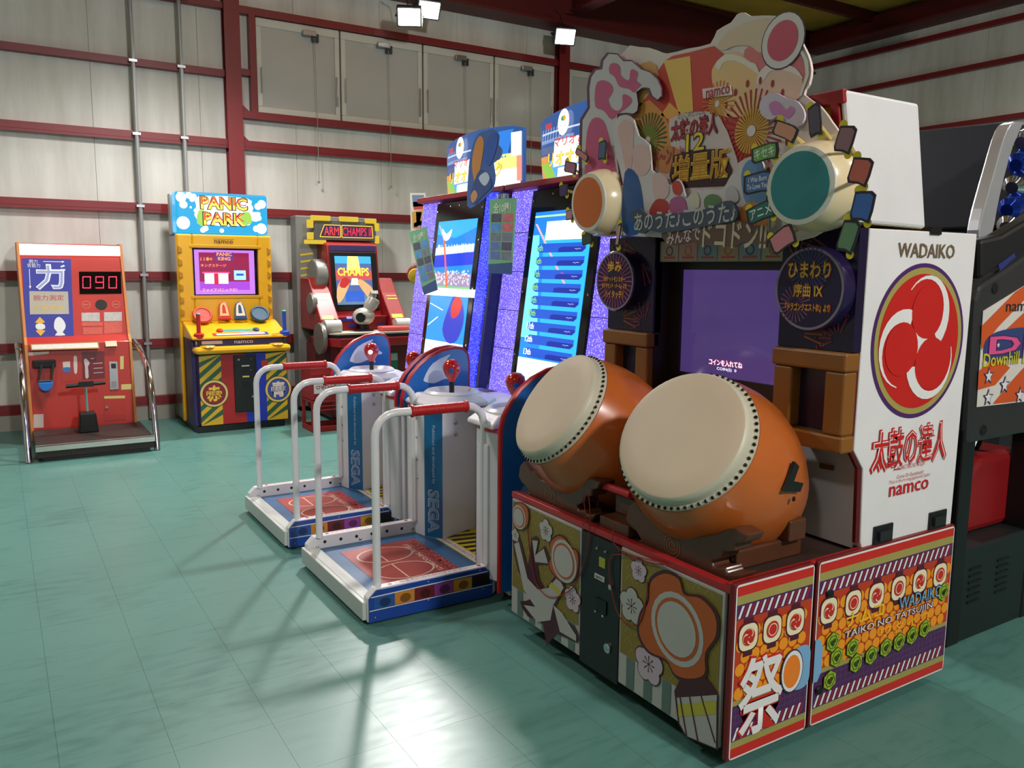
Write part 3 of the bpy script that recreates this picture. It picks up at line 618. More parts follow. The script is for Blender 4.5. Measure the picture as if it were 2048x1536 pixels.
# cloud wings (cut-outs standing proud of the board)
ca_ = crop(1130, 20, .15625); pc = PV(.335)
cl = part('cloud_wing', Art(pc, 0, .008).px(ca_((205, 1600), (212, 1400), (305, 1250), (300, 1000), (325, 850), (390, 755), (465, 745), (480, 640), (560, 545), (680, 555), (755, 640), (860, 640), (985, 745), (1100, 785), (1200, 880), (1248, 1000), (1250, 1110), (1190, 1165), (1110, 1110), (1070, 1010), (1000, 1010), (930, 1060), (955, 1200), (940, 1300), (890, 1340), (800, 1330), (690, 1340), (660, 1500))+[(1238, 300), (1250, 400), (1245, 468), (1172, 470), (1160, 380), (1160, 300)]).mb, M((92, 46, 78), .45), taiko)
pc2 = PV(.3268)
Art(pc2, 1).px(ca_((222, 1590), (228, 1410), (322, 1255), (316, 1000), (340, 860), (400, 772), (480, 760), (496, 650), (565, 562), (672, 572), (748, 656), (858, 658), (975, 760), (1090, 800), (1185, 890), (1232, 1000), (1234, 1100), (1188, 1148), (1124, 1100), (1086, 1000), (1040, 990), (990, 995), (915, 1050), (938, 1200), (925, 1290), (880, 1325), (790, 1315), (680, 1325), (645, 1500))+[(1232, 300), (1244, 400), (1240, 462), (1176, 464), (1165, 380), (1164, 300)]).done('cloud_print', M((198, 196, 198), .45), cl)
PK = M((196, 84, 128), .45)
Art(pc2, 2).px(ca_((580, 700), (650, 680), (710, 730), (720, 840), (820, 900), (840, 780), (880, 760), (940, 810), (920, 900), (980, 960), (930, 1010), (890, 1060), (820, 1010), (700, 980), (640, 860), (570, 800)), 3).px(ca_((400, 960), (480, 900), (570, 930), (620, 1000), (600, 1080), (560, 1150), (600, 1250), (680, 1290), (740, 1220), (740, 1090), (800, 1090), (860, 1150), (820, 1230), (700, 1320), (600, 1400), (500, 1290), (390, 1230)), 3).px([(1175, 262), (1185, 238), (1200, 236), (1212, 250), (1222, 290), (1232, 330), (1238, 400), (1230, 455), (1182, 458), (1170, 380), (1172, 300)], 2).done('cloud_print', PK, cl)
cr_ = Art(PV(.34), 0, .008).px([(1522, 212), (1530, 194), (1552, 186), (1575, 196), (1598, 204), (1612, 226), (1608, 246), (1592, 254), (1575, 240), (1560, 232), (1545, 240), (1528, 232)], 3).done('cloud_wing', M((214, 200, 220), .45), taiko)
Art(PV(.3315), 1).px([(1538, 210), (1550, 202), (1562, 208), (1572, 220), (1582, 212), (1590, 222), (1576, 238), (1560, 228), (1546, 230)], 3).done('cloud_print', M((206, 130, 190), .45), cr_)
# festive crowd stand-in: plain rounded shapes in the same colours
c5 = crop(1230, 340, .1611); pg = PV(.33); pg2 = PV(.3218)
kk_ = .6
cw = Art(pg, 0, .008).px([(1236, 470), (1250, 372), (1232, 300), (1232, 245), (1252, 230), (1270, 240), (1280, 272), (1302, 290), (1306, 340), (1320, 348), (1342, 372), (1358, 358), (1368, 372), (1376, 398), (1390, 380), (1404, 382), (1420, 378), (1444, 380), (1456, 368), (1466, 350), (1480, 340), (1480, 326), (1510, 312), (1530, 330), (1538, 460), (1480, 470)], 2).done('crowd_board', M((206, 200, 202), .45), taiko)
for pts, cc in (([(1236, 258), (1248, 240), (1264, 246), (1268, 262), (1262, 350), (1254, 350), (1242, 290)], (214, 176, 172)), ([(1266, 300), (1282, 288), (1300, 300), (1302, 330), (1290, 350), (1272, 346)], (214, 180, 176)), ([(1250, 345), (1276, 352), (1288, 420), (1284, 462), (1246, 462)], (30, 84, 150)), ([(1306, 352), (1320, 346), (1336, 360), (1338, 388), (1322, 402), (1308, 392)], (210, 180, 178)), ([(1300, 430), (1312, 400), (1334, 402), (1342, 432)], (176, 52, 44)), ([(1346, 366), (1358, 362), (1366, 376), (1360, 390), (1348, 386)], (190, 66, 54)), ([(1342, 400), (1368, 394), (1374, 430), (1344, 434)], (170, 90, 140)), ([(1380, 392), (1392, 384), (1400, 396), (1398, 416), (1384, 410)], (204, 200, 176)), ([(1410, 398), (1426, 388), (1442, 396), (1440, 420), (1414, 420)], (96, 128, 84)), ([(1452, 384), (1462, 372), (1476, 382), (1478, 402), (1458, 408)], (190, 186, 190)), ([(1484, 352), (1500, 320), (1528, 330), (1534, 400), (1496, 410)], (96, 140, 186)), ([(1476, 430), (1500, 404), (1530, 416), (1534, 456), (1486, 460)], (206, 130, 70))):
    kk_ += .4; Art(pg2, kk_).px(pts, 3).done('crowd_print', M(cc, .45), cw)
# lower lettering plates
pL = PV(.3); pL2 = PV(.2915)
l1 = Art(pL, 0, .008).px(c5((195, 545), (330, 478), (420, 560), (580, 545), (900, 530), (1200, 470), (1390, 385), (1490, 405), (1545, 520), (1510, 625), (1300, 672), (1000, 725), (700, 772), (560, 778), (440, 745), (380, 792), (310, 765), (255, 640)), 2).done('lettering_plate', M((62, 74, 92), .5), taiko)
def slant(pl, txt, p0, p1, h, mat, parent, **k):
    a = pl.lpx(*p0); b = pl.lpx(*p1); return letters(txt, pl, ((a[0]+b[0])/2, (a[1]+b[1])/2), math.hypot(b[0]-a[0], b[1]-a[1]), h, mat, parent, rot=math.atan2(b[1]-a[1], b[0]-a[0]), **k)
slant(pL2, 'あのうた♪このうた♪', c5((240, 655))[0], c5((1500, 520))[0], .065, M((178, 180, 178), .5), l1, k=1, bold=.015)
l2 = Art(PV(.306), 0, .008).px(c5((595, 790), (760, 745), (1060, 690), (1380, 640), (1520, 615), (1720, 685), (1885, 715), (1905, 955), (1800, 945), (1740, 890), (1590, 905), (1500, 955), (1300, 945), (1140, 935), (1030, 885), (760, 935), (640, 885)), 2).done('lettering_plate', M((92, 70, 56), .5), taiko)
pL3 = PV(.2975)
slant(pL3, 'みんなで', c5((640, 850))[0], c5((1060, 780))[0], .05, M((206, 180, 188), .5), l2, k=1, bold=.015); slant(pL3, 'ドコドン!!', c5((1090, 800))[0], c5((1885, 820))[0], .085, M((190, 176, 150), .5), l2, k=1, bold=.02)
# decorative drums and word stickers
IV = M((226, 208, 170), .22, coat=.5)
for fpx, ax, cc in (((1599, 371), Vector((-1, -.1, -.02)), (44, 128, 132)), ((1175, 405), Vector((-1, .02, -.02)), (206, 104, 40))):
    ax.normalize(); c = PV(.255).px(*fpx)-ax*.112
    d_ = part('ornament_drum', MB().lathe([(.07, -.1), (.105, -.085), (.13, -.03), (.136, .015), (.131, .06), (.118, .098), (.113, .105)], c, ax, 36), IV, taiko, smooth=True)
    axn = ax.normalized()
    part('ornament_rim', MB().lathe([(.114, .104), (.113, .11), (.098, .112)], c, ax, 36), M((214, 212, 200), .3), d_, smooth=True)
    part('ornament_face', MB().lathe([(.099, .111), (.097, .1135), (.002, .115)], c, ax, 36), M(cc, .35), d_, smooth=True)
    for dy, dz in ((.055, .105), (-.07, .09)):
        part('ornament_knob', MB().ball(c+Vector((-.02, dy, dz)), .042, 14, (1.2, 1, .7)), IV, d_, smooth=True)
pst = PV(.26)
stick = [((1572, 262), .1, .05, -.45, (214, 150, 120), ''), ((1631, 240), .045, .1, .15, (90, 76, 96), ''), ((1692, 278), .06, .08, -.3, (150, 110, 116), ''), ((1531, 305), .11, .055, .1, (110, 170, 90), 'キセキ'), ((1517, 365), .12, .07, .05, (70, 110, 170), 'I Was Born\nTo Love You'), ((1523, 424), .12, .06, .25, (40, 110, 104), 'アニメ'), ((1722, 342), .07, .08, -.3, (206, 104, 90), ''), ((1727, 412), .07, .09, -.2, (60, 110, 190), ''), ((1698, 472), .06, .1, -.3, (104, 144, 110), ''), ((1566, 478), .1, .07, .5, (206, 130, 140), ''),
         ((1165, 310), .1, .03, -.5, (200, 130, 130), ''), ((1142, 335), .09, .05, -.25, (170, 110, 130), ''), ((1206, 300), .05, .08, -.1, (80, 100, 130), ''), ((1128, 380), .06, .05, 0, (70, 50, 110), ''), ((1140, 430), .05, .045, 0, (200, 140, 150), ''), ((1175, 478), .07, .05, .1, (60, 80, 60), ''), ((1238, 470), .02, .1, -.2, (200, 160, 140), '')]
pst_l = PV(.35)
for (px_, w_, h_s, rot, cc, s) in stick:
    w_ *= .86; h_s *= .86
    pl_ = pst if px_[0] > 1400 else PV(.3)
    a, b = pl_.lpx(*px_); C, S = math.cos(rot), math.sin(rot)
    def rr2(x, y): return (a+x*C-y*S, b+x*S+y*C)
    st = Art(pl_, 0, .004).loc([rr2(x*w_/2*1.1, y*h_s/2*1.1) for x, y in ((-1, -.7), (-.8, -1), (.2, -.9), (.9, -1), (1, -.2), (.95, .8), (.5, 1), (-.4, .9), (-1, .8))]).done('word_sticker', M((40, 36, 46), .4), taiko)
    Art(pl_, 5).loc([rr2(x*w_/2*.92, y*h_s/2*.9) for x, y in ((-1, -.7), (-.8, -1), (.2, -.9), (.9, -1), (1, -.2), (.95, .8), (.5, 1), (-.4, .9), (-1, .8))]).done('sticker_print', M(cc, .4), st)
    Art(pl_, -1).disc(*rr2(-w_*.45, h_s*.5), .014, n=10).disc(*rr2(w_*.4, -h_s*.55), .013, n=10).done('sticker_dot', M((228, 206, 40), .4), st)
    part('sticker_stem', MB().tube([pl_.at(a, b, -1), Vector((TX+.37, pl_.at(a, b).y*.75+.25*(TY+(.085 if px_[0] > 1400 else 1.125)), b*.7+1.77*.3))], .006, 5), M((214, 190, 120), .5), st)
    if s: letters(s, pl_, (a, b), w_*.8, h_s*.62, M((236, 236, 230), .4), st, k=6, rot=rot, bold=.01)
# the two big drums
SKIN = M((198, 180, 156), .55, var=.12, scale=4); LAC = M((188, 98, 40), .28, var=.14, scale=3, coat=.4); RIM = M((196, 192, 172), .45)
WOODK = M((84, 48, 28), .4, var=.25, scale=6, coat=.2)
stand0 = crop(1000, 680, .3385)
stand_px = stand0((755, 985), (790, 955), (850, 1030), (930, 1100), (1030, 1150), (1150, 1165), (1260, 1150), (1340, 1115), (1390, 1115), (1465, 1155), (1440, 1200), (1390, 1205), (1385, 1250), (1320, 1250), (1310, 1290), (1250, 1310), (1260, 1340), (1330, 1345), (1340, 1380), (1420, 1385), (1380, 1440), (1180, 1400), (1080, 1360), (960, 1320), (880, 1290), (760, 1250), (700, 1235), (720, 1180), (800, 1200), (830, 1180), (800, 1130), (770, 1110), (740, 1060))
p_st = PV(.04); st_loc = [p_st.lpx(*p) for p in stand_px]
for u, n_ in ((.262, Vector((-.82, -.17, .56))), (.955, Vector((-.82, .12, .57)))):
    n_.normalize(); hc = T(.03, u, .992); R = .217
    dr = part('drum_body', MB().lathe([(.239, -.048), (.257, -.1), (.272, -.16), (.279, -.22), (.276, -.29), (.262, -.37), (.238, -.45), (.1, -.452)], hc, n_, 48), LAC, taiko, smooth=True)
    part('drum_skin', MB().lathe([(.232, -.05), (.237, -.046), (.238, -.035), (.226, -.03), (.2235, -.012), (.221, .0), (.214, .006)], hc, n_, 48, caps=False), RIM, dr, smooth=True)
    part('drum_head', MB().lathe([(.2145, .0055), (.208, .0085), (.15, .0105), (.002, .012)], hc, n_, 48), SKIN, dr, smooth=True)
    s1 = n_.cross(Vector((0, 0, 1))).normalized(); s2 = s1.cross(n_); tk = MB()
    for t in range(64):
        th = 2*PI*t/64; d_ = s1*math.cos(th)+s2*math.sin(th); tk.lathe([(.0058, -.003), (.0058, .002), (.003, .004)], hc+d_*.2335-n_*.033+n_*.0012, (d_*.4+n_*.9), 6)
    part('tacks', tk, M((24, 22, 22), .3, .5), dr, kind='stuff')
    # carrying irons
    for sg in (1, -1):
        q = hc-n_*.24+s1*sg*.279
        part('drum_iron', MB().prism([q+n_*.05-s2*.05, q+n_*.05+s2*.05, q+n_*.015+s2*.05, q+n_*.015-s2*.0, q-n_*.045+s2*.02, q-n_*.045-s2*.01], s1*sg*.01), BLACK, dr)
        boltset([q+s1*sg*.008-n_*.02-s2*.045], s1*sg, .008, dr, BLACK)
    du = u-.262
    sd_ = part('drum_cradle', MB().prism([p_st.at(a-du, b) for a, b in st_loc], (.075, 0, 0)), WOODK, taiko, bevel=.006)
    for sg in (-.17, .1): part('cradle_foot', tbox(MB(), .12, .42, u+sg, u+sg+.07, .586, .65), WOODK, sd_, bevel=.006)
    part('cradle_back', tbox(MB(), .32, .4, u-.2, u+.2, .65, .72), WOODK, sd_, bevel=.006)
    part('drum_mount', tbox(MB(), .2, .3, u-.06, u+.06, .586, .8), BLACK, sd_)
    q = Art(p_st.off(.0008), 1)
    for t in range(3): q.ring(p_st.lpx(1345, 1092)[0]-du, p_st.lpx(1345, 1092)[1], .012+t*.012, .0145+t*.012, 20)
    q.done('carving', M((140, 92, 50), .4), sd_)
# drumstick holder, sticks and their cords
part('stick_holder', tbox(tbox(MB(), .03, .16, .5, .66, .586, .63), .1, .16, .5, .66, .63, .70), WOODK, taiko, bevel=.005)
pk = PV(.08)
for (p0, p1, lab) in (((1180, 1014), (1262, 1012), 'red drumstick lying in the holder between the two big drums'), ((1075, 985), (1120, 1000), 'dark drumstick resting below the farther big drum')):
    a, b = pk.px(*p0), pk.px(*p1); a.z = b.z = .722 if p0[0] > 1100 else .612
    t = thing('drumstick', lab, 'drumstick', (a+b)/2, 'drumsticks')
    d_ = (b-a)
    part('stick', MB().tube([a+d_*.2, b], .015, 10), M((178, 40, 44), .4) if p0[0] > 1100 else M((40, 30, 28), .5), t, smooth=True); part('grip', MB().tube([a-d_*.12, a+d_*.2], .018, 10), BLACK, t, smooth=True)
pq = PV(-.012)
for k, path in enumerate((((1165, 1050), (1168, 1005), (1176, 985), (1180, 1040), (1172, 1110), (1150, 1170), (1110, 1195), (1080, 1180), (1064, 1130), (1062, 1020)), ((1240, 1045), (1225, 1075), (1235, 1095), (1270, 1118), (1330, 1130), (1300, 1120), (1225, 1110), (1222, 1170), (1240, 1235), (1275, 1250), (1292, 1200), (1290, 1140)))):
    solo('stick_cord', MB().tube([pq.px(*p) for p in smooth_loop(path, 3)[:-3]], .0022, 5), M((150, 44, 34), .5), ('thin red cord looping down over the left flower panel of the drum game', 'thin red cord looping down over the right flower panel of the drum game')[k], 'cord', 'drumstick cords', smooth=True)
# ------------------------------------------------------------------ twin sports game: two player stations
SBLUE = M((24, 66, 158), .3, coat=.3); TEAL = M((16, 96, 150), .35); FINB = M((22, 104, 190), .3, coat=.3); TRIMR = M((190, 30, 40), .35)
GRIP = M((186, 24, 28), .45, bump=.5)
class Led: pass
def led_mat(c0, c1, e):
    m = bpy.data.materials.new('led_column'); m.use_nodes = True; nt = m.node_tree; N = nt.nodes; b = N['Principled BSDF']
    tc = N.new('ShaderNodeTexCoord'); vo = N.new('ShaderNodeTexVoronoi'); vo.inputs['Scale'].default_value = 95
    cr = N.new('ShaderNodeValToRGB'); cr.color_ramp.elements[0].position = .03; cr.color_ramp.elements[1].position = .45
    cr.color_ramp.elements[0].color = [lin(x) for x in c1]+[1]; cr.color_ramp.elements[1].color = [lin(x) for x in c0]+[1]
    nt.links.new(tc.outputs['Object'], vo.inputs['Vector']); nt.links.new(vo.outputs['Distance'], cr.inputs['Fac'])
    nt.links.new(cr.outputs['Color'], b.inputs['Emission Color']); b.inputs['Emission Strength'].default_value = e
    b.inputs['Base Color'].default_value = (.05, .05, .12, 1); b.inputs['Roughness'].default_value = .15
    return m
LEDP = led_mat((104, 84, 214), (222, 214, 255), 1.15); LEDB = led_mat((28, 34, 224), (120, 150, 255), 1.3); LEDF = M((150, 140, 250), .4, emit=.95, var=.05)
def E_(rgb, e=1.25): return M(rgb, .2, emit=e, var=.0)
lean_u = Vector((.15, 0, 1.1))
def mon_plane(k=0):
    p = Plane((1.22, 0, .83), (0, -1, 0), lean_u); return p.off(k)
SQ = ((36, 84, 160), (206, 130, 40), (110, 26, 34), (150, 60, 150), (196, 140, 40), (24, 22, 24))
def station(yc, my, label, near):
    t = thing('sports_game_station', label, 'arcade game', (.9, yc, 0), 'twin sports game stations')
    # step platform
    pf_ = part('platform', MB().box(.02, .66, yc-.4, yc+.4, .012, .088), WHITE, t, bevel=.004)
    part('kick_plate', MB().box(-.0, .02, yc-.405, yc+.415, .02, .1).box(.02, .075, yc-.38, yc+.38, .088, .1), M((196, 198, 196), .4), pf_, bevel=.003)
    part('foot_base', MB().box(.04, .62, yc-.38, yc+.38, 0, .014), BLACK, pf_)
    pz = Plane((0, yc, .0885), (0, -1, 0), (1, 0, 0))
    dm = part('step_mat', MB().box(.076, .66, yc-.375, yc+.375, .088, .0905), M((54, 92, 134), .35, var=.25, scale=14), pf_)
    pz = Plane((0, yc, .0908), (0, -1, 0), (1, 0, 0))
    Art(pz, 1).rect(-.27, .15, .27, .56).done('mat_print', M((158, 58, 52), .35, var=.12), dm)
    fo = Art(pz, 2)
    for s in (-1, 1): fo.ring(s*.12, .33, .1, .107, 26, 1.35); fo.rect(s*.12-.1, .30, s*.12+.1, .307)
    fo.done('mat_print', M((214, 180, 160), .4), dm)
    letters('ON YOUR MARK', pz, (0, .535), .5, .052, M((60, 34, 60), .4), dm, k=2, bold=.05); letters('ON YOUR MARK', pz, (0, .535), .49, .046, M((206, 84, 76), .4), dm, k=3); letters('STEP ON THE FOOTPRINTS', pz, (0, .475), .42, .026, M((224, 190, 176), .4), dm, k=2, bold=.01)
    hz_ = part('hazard_plate', MB().box(.66, .95, yc-.3, yc+.3, .06, .0905), M((222, 196, 40), .4), t)
    hs = Art(pz, 1)
    for j in range(9): hs.loc([(-.29+j*.064, .72), (-.26+j*.064, .72), (-.23+j*.064, .88), (-.26+j*.064, .88)])
    hs.done('hazard_print', M((30, 24, 20), .4), hz_); Art(pz, 1).rect(-.29, .665, .29, .71).done('hazard_print', PW_, hz_); letters('あぶないのでのらないでください', pz, (0, .688), .5, .025, M((200, 60, 60), .4), hz_, k=2)
    for s in (1, -1):
        y0 = yc+s*.375; y1 = yc+s*.418
        prof_ = [(.018, .012), (.018, .118), (.055, .155), (.64, .155), (.64, .012)]
        rb = part('rail_box', MB().prism([(x, y0, z) for x, z in prof_], (0, y1-y0, 0)), WHITE, t, bevel=.004)
        po = Plane((0, y1-.0005 if s < 0 else y0, 0), (1, 0, 0), (0, 0, 1)) if True else None
        inner = PY(y0-.0004) if s > 0 else None
        if s > 0:
            q = Art(inner, 1)
            for j in range(6): q.disc(.11+j*.085, .122, .0085, n=12)
            q.done('rail_hole', BLACK, rb)
            boltset([inner.at(.07, .1), inner.at(.3, .105), inner.at(.6, .11), inner.at(.07, .105)][:3], (0, -1, 0), .008, rb, STEEL)
        else:
            po = PY(y1-.0006)
            pan = part('rail_skirt', MB().prism([(x, y1-.0001, z) for x, z in ((.022, .012), (.022, .116), (.057, .15), (.59, .15), (.628, .112), (.628, .008))], (0, -.006, 0)), SBLUE, rb)
            po = PY(y1-.0064)
            Art(po, 1).loc([(.024, .066), (.628, .066), (.628, .062), (.024, .062)]).loc([(.034, .126), (.6, .133), (.6, .128), (.03, .121)]).done('line_print', PW_, pan)
            for j, cc in enumerate(SQ): a_ = .045+j*.095; Art(po, 1).rect(a_, .068, a_+.093, .122).done('colour_print', M(cc, .35), pan); Art(po, 2).disc(a_+.05, .092, .026, .02, n=16).done('colour_print', M(tuple(int(x*.6) for x in cc), .35), pan)
            boltset([po.at(x, z) for x, z in ((.05, .03), (.3, .055), (.58, .05), (.3, .14), (.56, .142))], (0, -1, 0), .004, pan, STEEL, h=.003)
        pt = Plane((0, (y0+y1)/2, .156), (0, -1, 0), (1, 0, 0))
        pt2 = Plane((0, (y0+y1)/2, .1556), (1, 0, 0), (0, 1, 0))
        letters('このうえにのらないでください', pt2, (.33, 0), .36, .02, M((206, 80, 90), .4), rb, k=1); Art(pt2, 1).disc(.13, 0, .011, n=5).disc(.57, 0, .011, n=5).done('arrow_print', M((196, 40, 50), .4), rb)
        yr = yc+s*.372; path = [(.082, yr, .15), (.082, yr, .80)]
        path += [(.082+.095*(1-math.cos(a)), yr, .80+.095*math.sin(a)) for a in (.3, .6, .9, 1.2, PI/2)]+[(.52, yr, .895)]
        path += [(.52+.09*math.sin(a), yr, .895-.09*(1-math.cos(a))) for a in (.35, .7, 1.05, PI/2)]+[(.61, yr, .15)]
        hr = part('handrail', MB().tube(path, .0175, 12), M((226, 226, 230), .3, coat=.4), t, smooth=True)
        part('handrail_grip', MB().lathe([(.02, 0), (.027, .004), (.027, .012), (.0225, .016), (.0225, .262), (.027, .266), (.027, .276), (.02, .28)], (.245, yr, .895), (1, 0, 0), 14), GRIP, hr, smooth=True)
        bx = part('rail_post', MB().box(.60, .685, yr-s*.03, yr+s*.05, .155, .72), WHITE, t, bevel=.008)
        bp_ = part('rail_bracket', MB().prism([(.668, yr+s*.045, .13), (.668, yr+s*.135, .13), (.668, yr+s*.135, .66), (.668, yr+s*.12, .69), (.668, yr+s*.06, .69), (.668, yr+s*.045, .66)], (-.006, 0, 0)), WHITE, t)
        boltset([(.662, yr+s*x, z) for x, z in ((.066, .64), (.115, .60), (.068, .40), (.115, .38), (.066, .17), (.115, .2))], (-1, 0, 0), .010, bp_, STEEL, h=.012)
        part('pod_flange', MB().box(.668, .70, yr+s*.02, yr+s*.14, .03, .77), M((206, 206, 212), .35), t)
        # pod with stick
        yp = yc+s*.32; m = -s     # m: towards the player's middle
        poly = [(.61, yp+s*.10), (.61, yp+m*-.04), (.625, yp+m*.044), (.684, yp+m*.136), (.93, yp+m*.04), (1.0, yp+m*.0), (1.0, yp+s*.17), (.63, yp+s*.17)]
        pod = part('console_pod', MB().prism([(x, y, .09) for x, y in poly], (0, 0, .69)), M((218, 217, 222), .35), t, bevel=.004)
        a_, b_ = Vector((.625, yp+m*.044, 0)), Vector((.684, yp+m*.136, 0))
        rdir = (b_-a_) if s > 0 else (a_-b_); pstp = Plane(a_*.5+b_*.5, rdir, (0, 0, 1)); pstp = pstp.off(.0008 if pstp.n.x < 0 else -.0008)
        wd = rdir.length
        sp_ = Art(pstp, 1).rect(-wd*.5, .095, wd*.5, .775).done('maker_strip', TEAL, pod)
        pr_ = Plane(pstp.o, (0, 0, -1), pstp.r)
        letters('SEGA', pr_, (-.235, 0), .235, .066, M((190, 206, 222), .4), sp_, k=2, bold=.045); letters('SEGA', pr_, (-.235, 0), .225, .056, TEAL, sp_, k=3, bold=.02); letters('SEGA', pr_, (-.235, 0), .215, .046, M((150, 186, 214), .4), sp_, k=4, bold=-.022)
        letters('Published and developed by', pr_, (-.54, 0), .31, .022, M((170, 200, 222), .4), sp_, k=2)
        n_r = Vector((.246, .096*(1 if m < 0 else -1), 0)); fr_n = Vector((-m*0-.36, m*.93, 0)).normalized()
        boltset([Vector((.78, yp+m*.1, z))+fr_n*0 for z in (.70, .64)], fr_n, .012, pod, STEEL, h=.008)
        lf = Plane(((.61+.625)/2, yp+m*.002, 0), (0, -1, 0), (0, 0, 1))
        boltset([(.612, yp-m*.02, z) for z in (.72, .62, .5, .4)], (-1, 0, 0), .006, pod, STEEL)
        tr = part('console_trim', MB().prism([(x+(-.008 if x < .8 else .008), y, .778) for x, y in poly], (0, 0, .014)), TRIMR, t, bevel=.003)
        ctr = Vector((.81, yp, 0))
        out = [(.60, yp+s*.14), (.60, yp-s*.09), (.68, yp-s*.18), (.93, yp-s*.19), (1.03, yp-s*.1), (1.03, yp+s*.15)]
        ins = [(.8+(x-.8)*.72, yp+(y-yp)*.78) for x, y in out]
        k = len(out); tv = [(x, y, .792) for x, y in out]+[(x, y, .81) for x, y in out]+[(x, y, .846) for x, y in ins]
        tf = [list(range(k))[::-1], list(range(2*k, 3*k))]+[(r*k+i, r*k+(i+1) % k, (r+1)*k+(i+1) % k, (r+1)*k+i) for r in (0, 1) for i in range(k)]
        top = part('console_top', MB().add(tv, tf), M((226, 225, 232), .3, coat=.3), t, bevel=.008)
        part('stick_bowl', MB().lathe([(.15, .83), (.148, .852), (.132, .864), (.116, .858), (.105, .842), (.09, .836), (.01, .834)], (.81, yp, 0), (0, 0, 1), 28, caps=False), M((224, 223, 230), .3), top, smooth=True)
        js = part('joystick', MB().tube([(.81, yp, .835), (.81, yp, .93)], .014, 12), BLACK, t, smooth=True)
        part('stick_ball', MB().lathe([(.018, -.07), (.021, -.055), (.034, -.038), (.046, -.012), (.048, .01), (.042, .03), (.024, .046), (.004, .05)], (.81, yp, .975), (0, 0, 1), 20), M((186, 18, 22), .2, coat=.6), js, smooth=True)
        part('stick_button', MB().lathe([(.014, 0), (.014, .006), (.01, .008)], Vector((.81, yp, .975))+Vector((-.022, -.038, -.006)), (-.5, -.86, -.1), 14), M((235, 245, 255), .3, emit=3) if (s > 0 and not near) else M((40, 90, 170), .3), js, smooth=True)
        # side fin
        yf = yc+s*.517
        zl = .06 if (near and s < 0) else .745
        if zl > .5: part('fin_post', MB().box(.645, 1.0, yf-.02, yf+.02, .03, .745), M((214, 214, 220), .35), t, bevel=.004)
        fin = [(.61, zl), (.61, .80), (.625, .86), (.66, .92), (.71, .975), (.77, 1.018), (.85, 1.05), (.93, 1.062), (.975, 1.055), (1.005, 1.03), (1.016, .98), (1.016, zl)]
        fn = part('side_fin', MB().prism([(x, yf-.012, z) for x, z in fin], (0, .024, 0)), FINB, t)
        part('fin_edge', MB().tube([(x, yf, z) for x, z in fin], .0135, 8), TRIMR, fn, smooth=True)
        pfn = PY(yf-.0125)
        if s > 0: Art(pfn, 1).loc([(.735, .905), (.79, .985), (.9, 1.03), (.875, .99), (.96, .94), (.945, .925), (.9, .93), (.915, .87), (.87, .895), (.8, .875), (.745, .885)], 3).done('emblem_print', M((214, 222, 240), .3), fn)
        elif near: Art(pfn, 1).loc([(.68, .45), (.74, .56), (.86, .62), (.83, .55), (.92, .5), (.84, .44), (.74, .43)], 3).done('emblem_print', M((120, 160, 200), .3), fn)
    part('console_back', MB().box(.955, 1.0, yc-.32, yc+.32, .06, .79), M((216, 215, 220), .35), t)
    part('console_deck', MB().box(.94, 1.3, yc-.5, yc+.5, .77, .80), M((218, 218, 226), .35), t, bevel=.004)
    part('console_rear', MB().box(1.0, 1.3, yc-.49, yc+.49, .02, .77), M((200, 200, 210), .4), t)
    # monitor tower
    c = my
    part('monitor_tower', MB().prism([(1.3, c-.56, .02), (1.3, c-.56, .8), (1.42, c-.56, 1.94), (1.85, c-.56, 1.94), (1.85, c-.56, .02)], (0, 1.12, 0)), M((40, 44, 66), .4), t)
    mp = mon_plane(.02)
    def at(a, b, k=0): return mp.at(-c+a, b, k)
    L = 1.11
    gl = part('monitor_glass', MB().prism([at(-.322, 0), at(.322, 0), at(.322, L), at(-.322, L)], mp.n*.012), M((12, 12, 14), .1), t, bevel=.004)
    boltset([at(x, y, 14) for x, y in ((-.3, .2), (-.3, .55), (-.3, .85), (-.3, 1.05), (.3, .2), (.3, .55), (.3, .85), (.3, 1.05), (0, 1.08), (-.12, 1.08))], mp.n, .007, gl, CHROME)
    p2 = Plane(mp.at(-c, 0)+mp.n*.0125, mp.r, mp.u)
    # lit pillars left and right of the glass
    for s in (-1, 1):
        a0, a1 = s*.325, s*.56
        part('light_column', MB().prism([at(a0, -.03), at(a1, -.03), at(a1, L+.01), at(a0, L+.01)], -mp.n*.02 if not (s > 0 and not near) else mp.n*.004), LEDP if not (s > 0 and not near) else LEDF, t)
        if s > 0 and not near: part('light_column', MB().prism([at(.40, -.03), at(.52, -.03), at(.52, L+.01), at(.40, L+.01)], mp.n*.05), LEDB, t)
        jn = MB()
        for z in (.22, .44, .66, .88): jn.prism([at(a0, z), at(a1, z), at(a1, z+.004), at(a0, z+.004)], mp.n*.0012)
        part('column_joint', jn, M((70, 60, 160), .4), t)
    part('column_edge', MB().prism([at(.555, -.03), at(.585, -.03), at(.585, L+.01), at(.555, L+.01)], mp.n*.06), M((20, 34, 120), .3, emit=.25), t)
    part('top_trim', MB().prism([at(-.57, L+.012), at(.58, L+.012), at(.58, L+.045), at(-.57, L+.045)], mp.n*.05).prism([at(-.57, L+.012), at(.58, L+.012), at(.58, L+.045), at(-.57, L+.045)], -mp.n*.3), M((150, 26, 36), .4), t, bevel=.004)
    # picture
    W0, H0, H1 = .262, .045, .985
    sc_ = part('screen', MB().prism([p2.at(-W0, H0), p2.at(W0, H0), p2.at(W0, H1), p2.at(-W0, H1)], p2.n*.001), E_((24, 130, 226)), t)
    ps_ = p2.off(.0012)
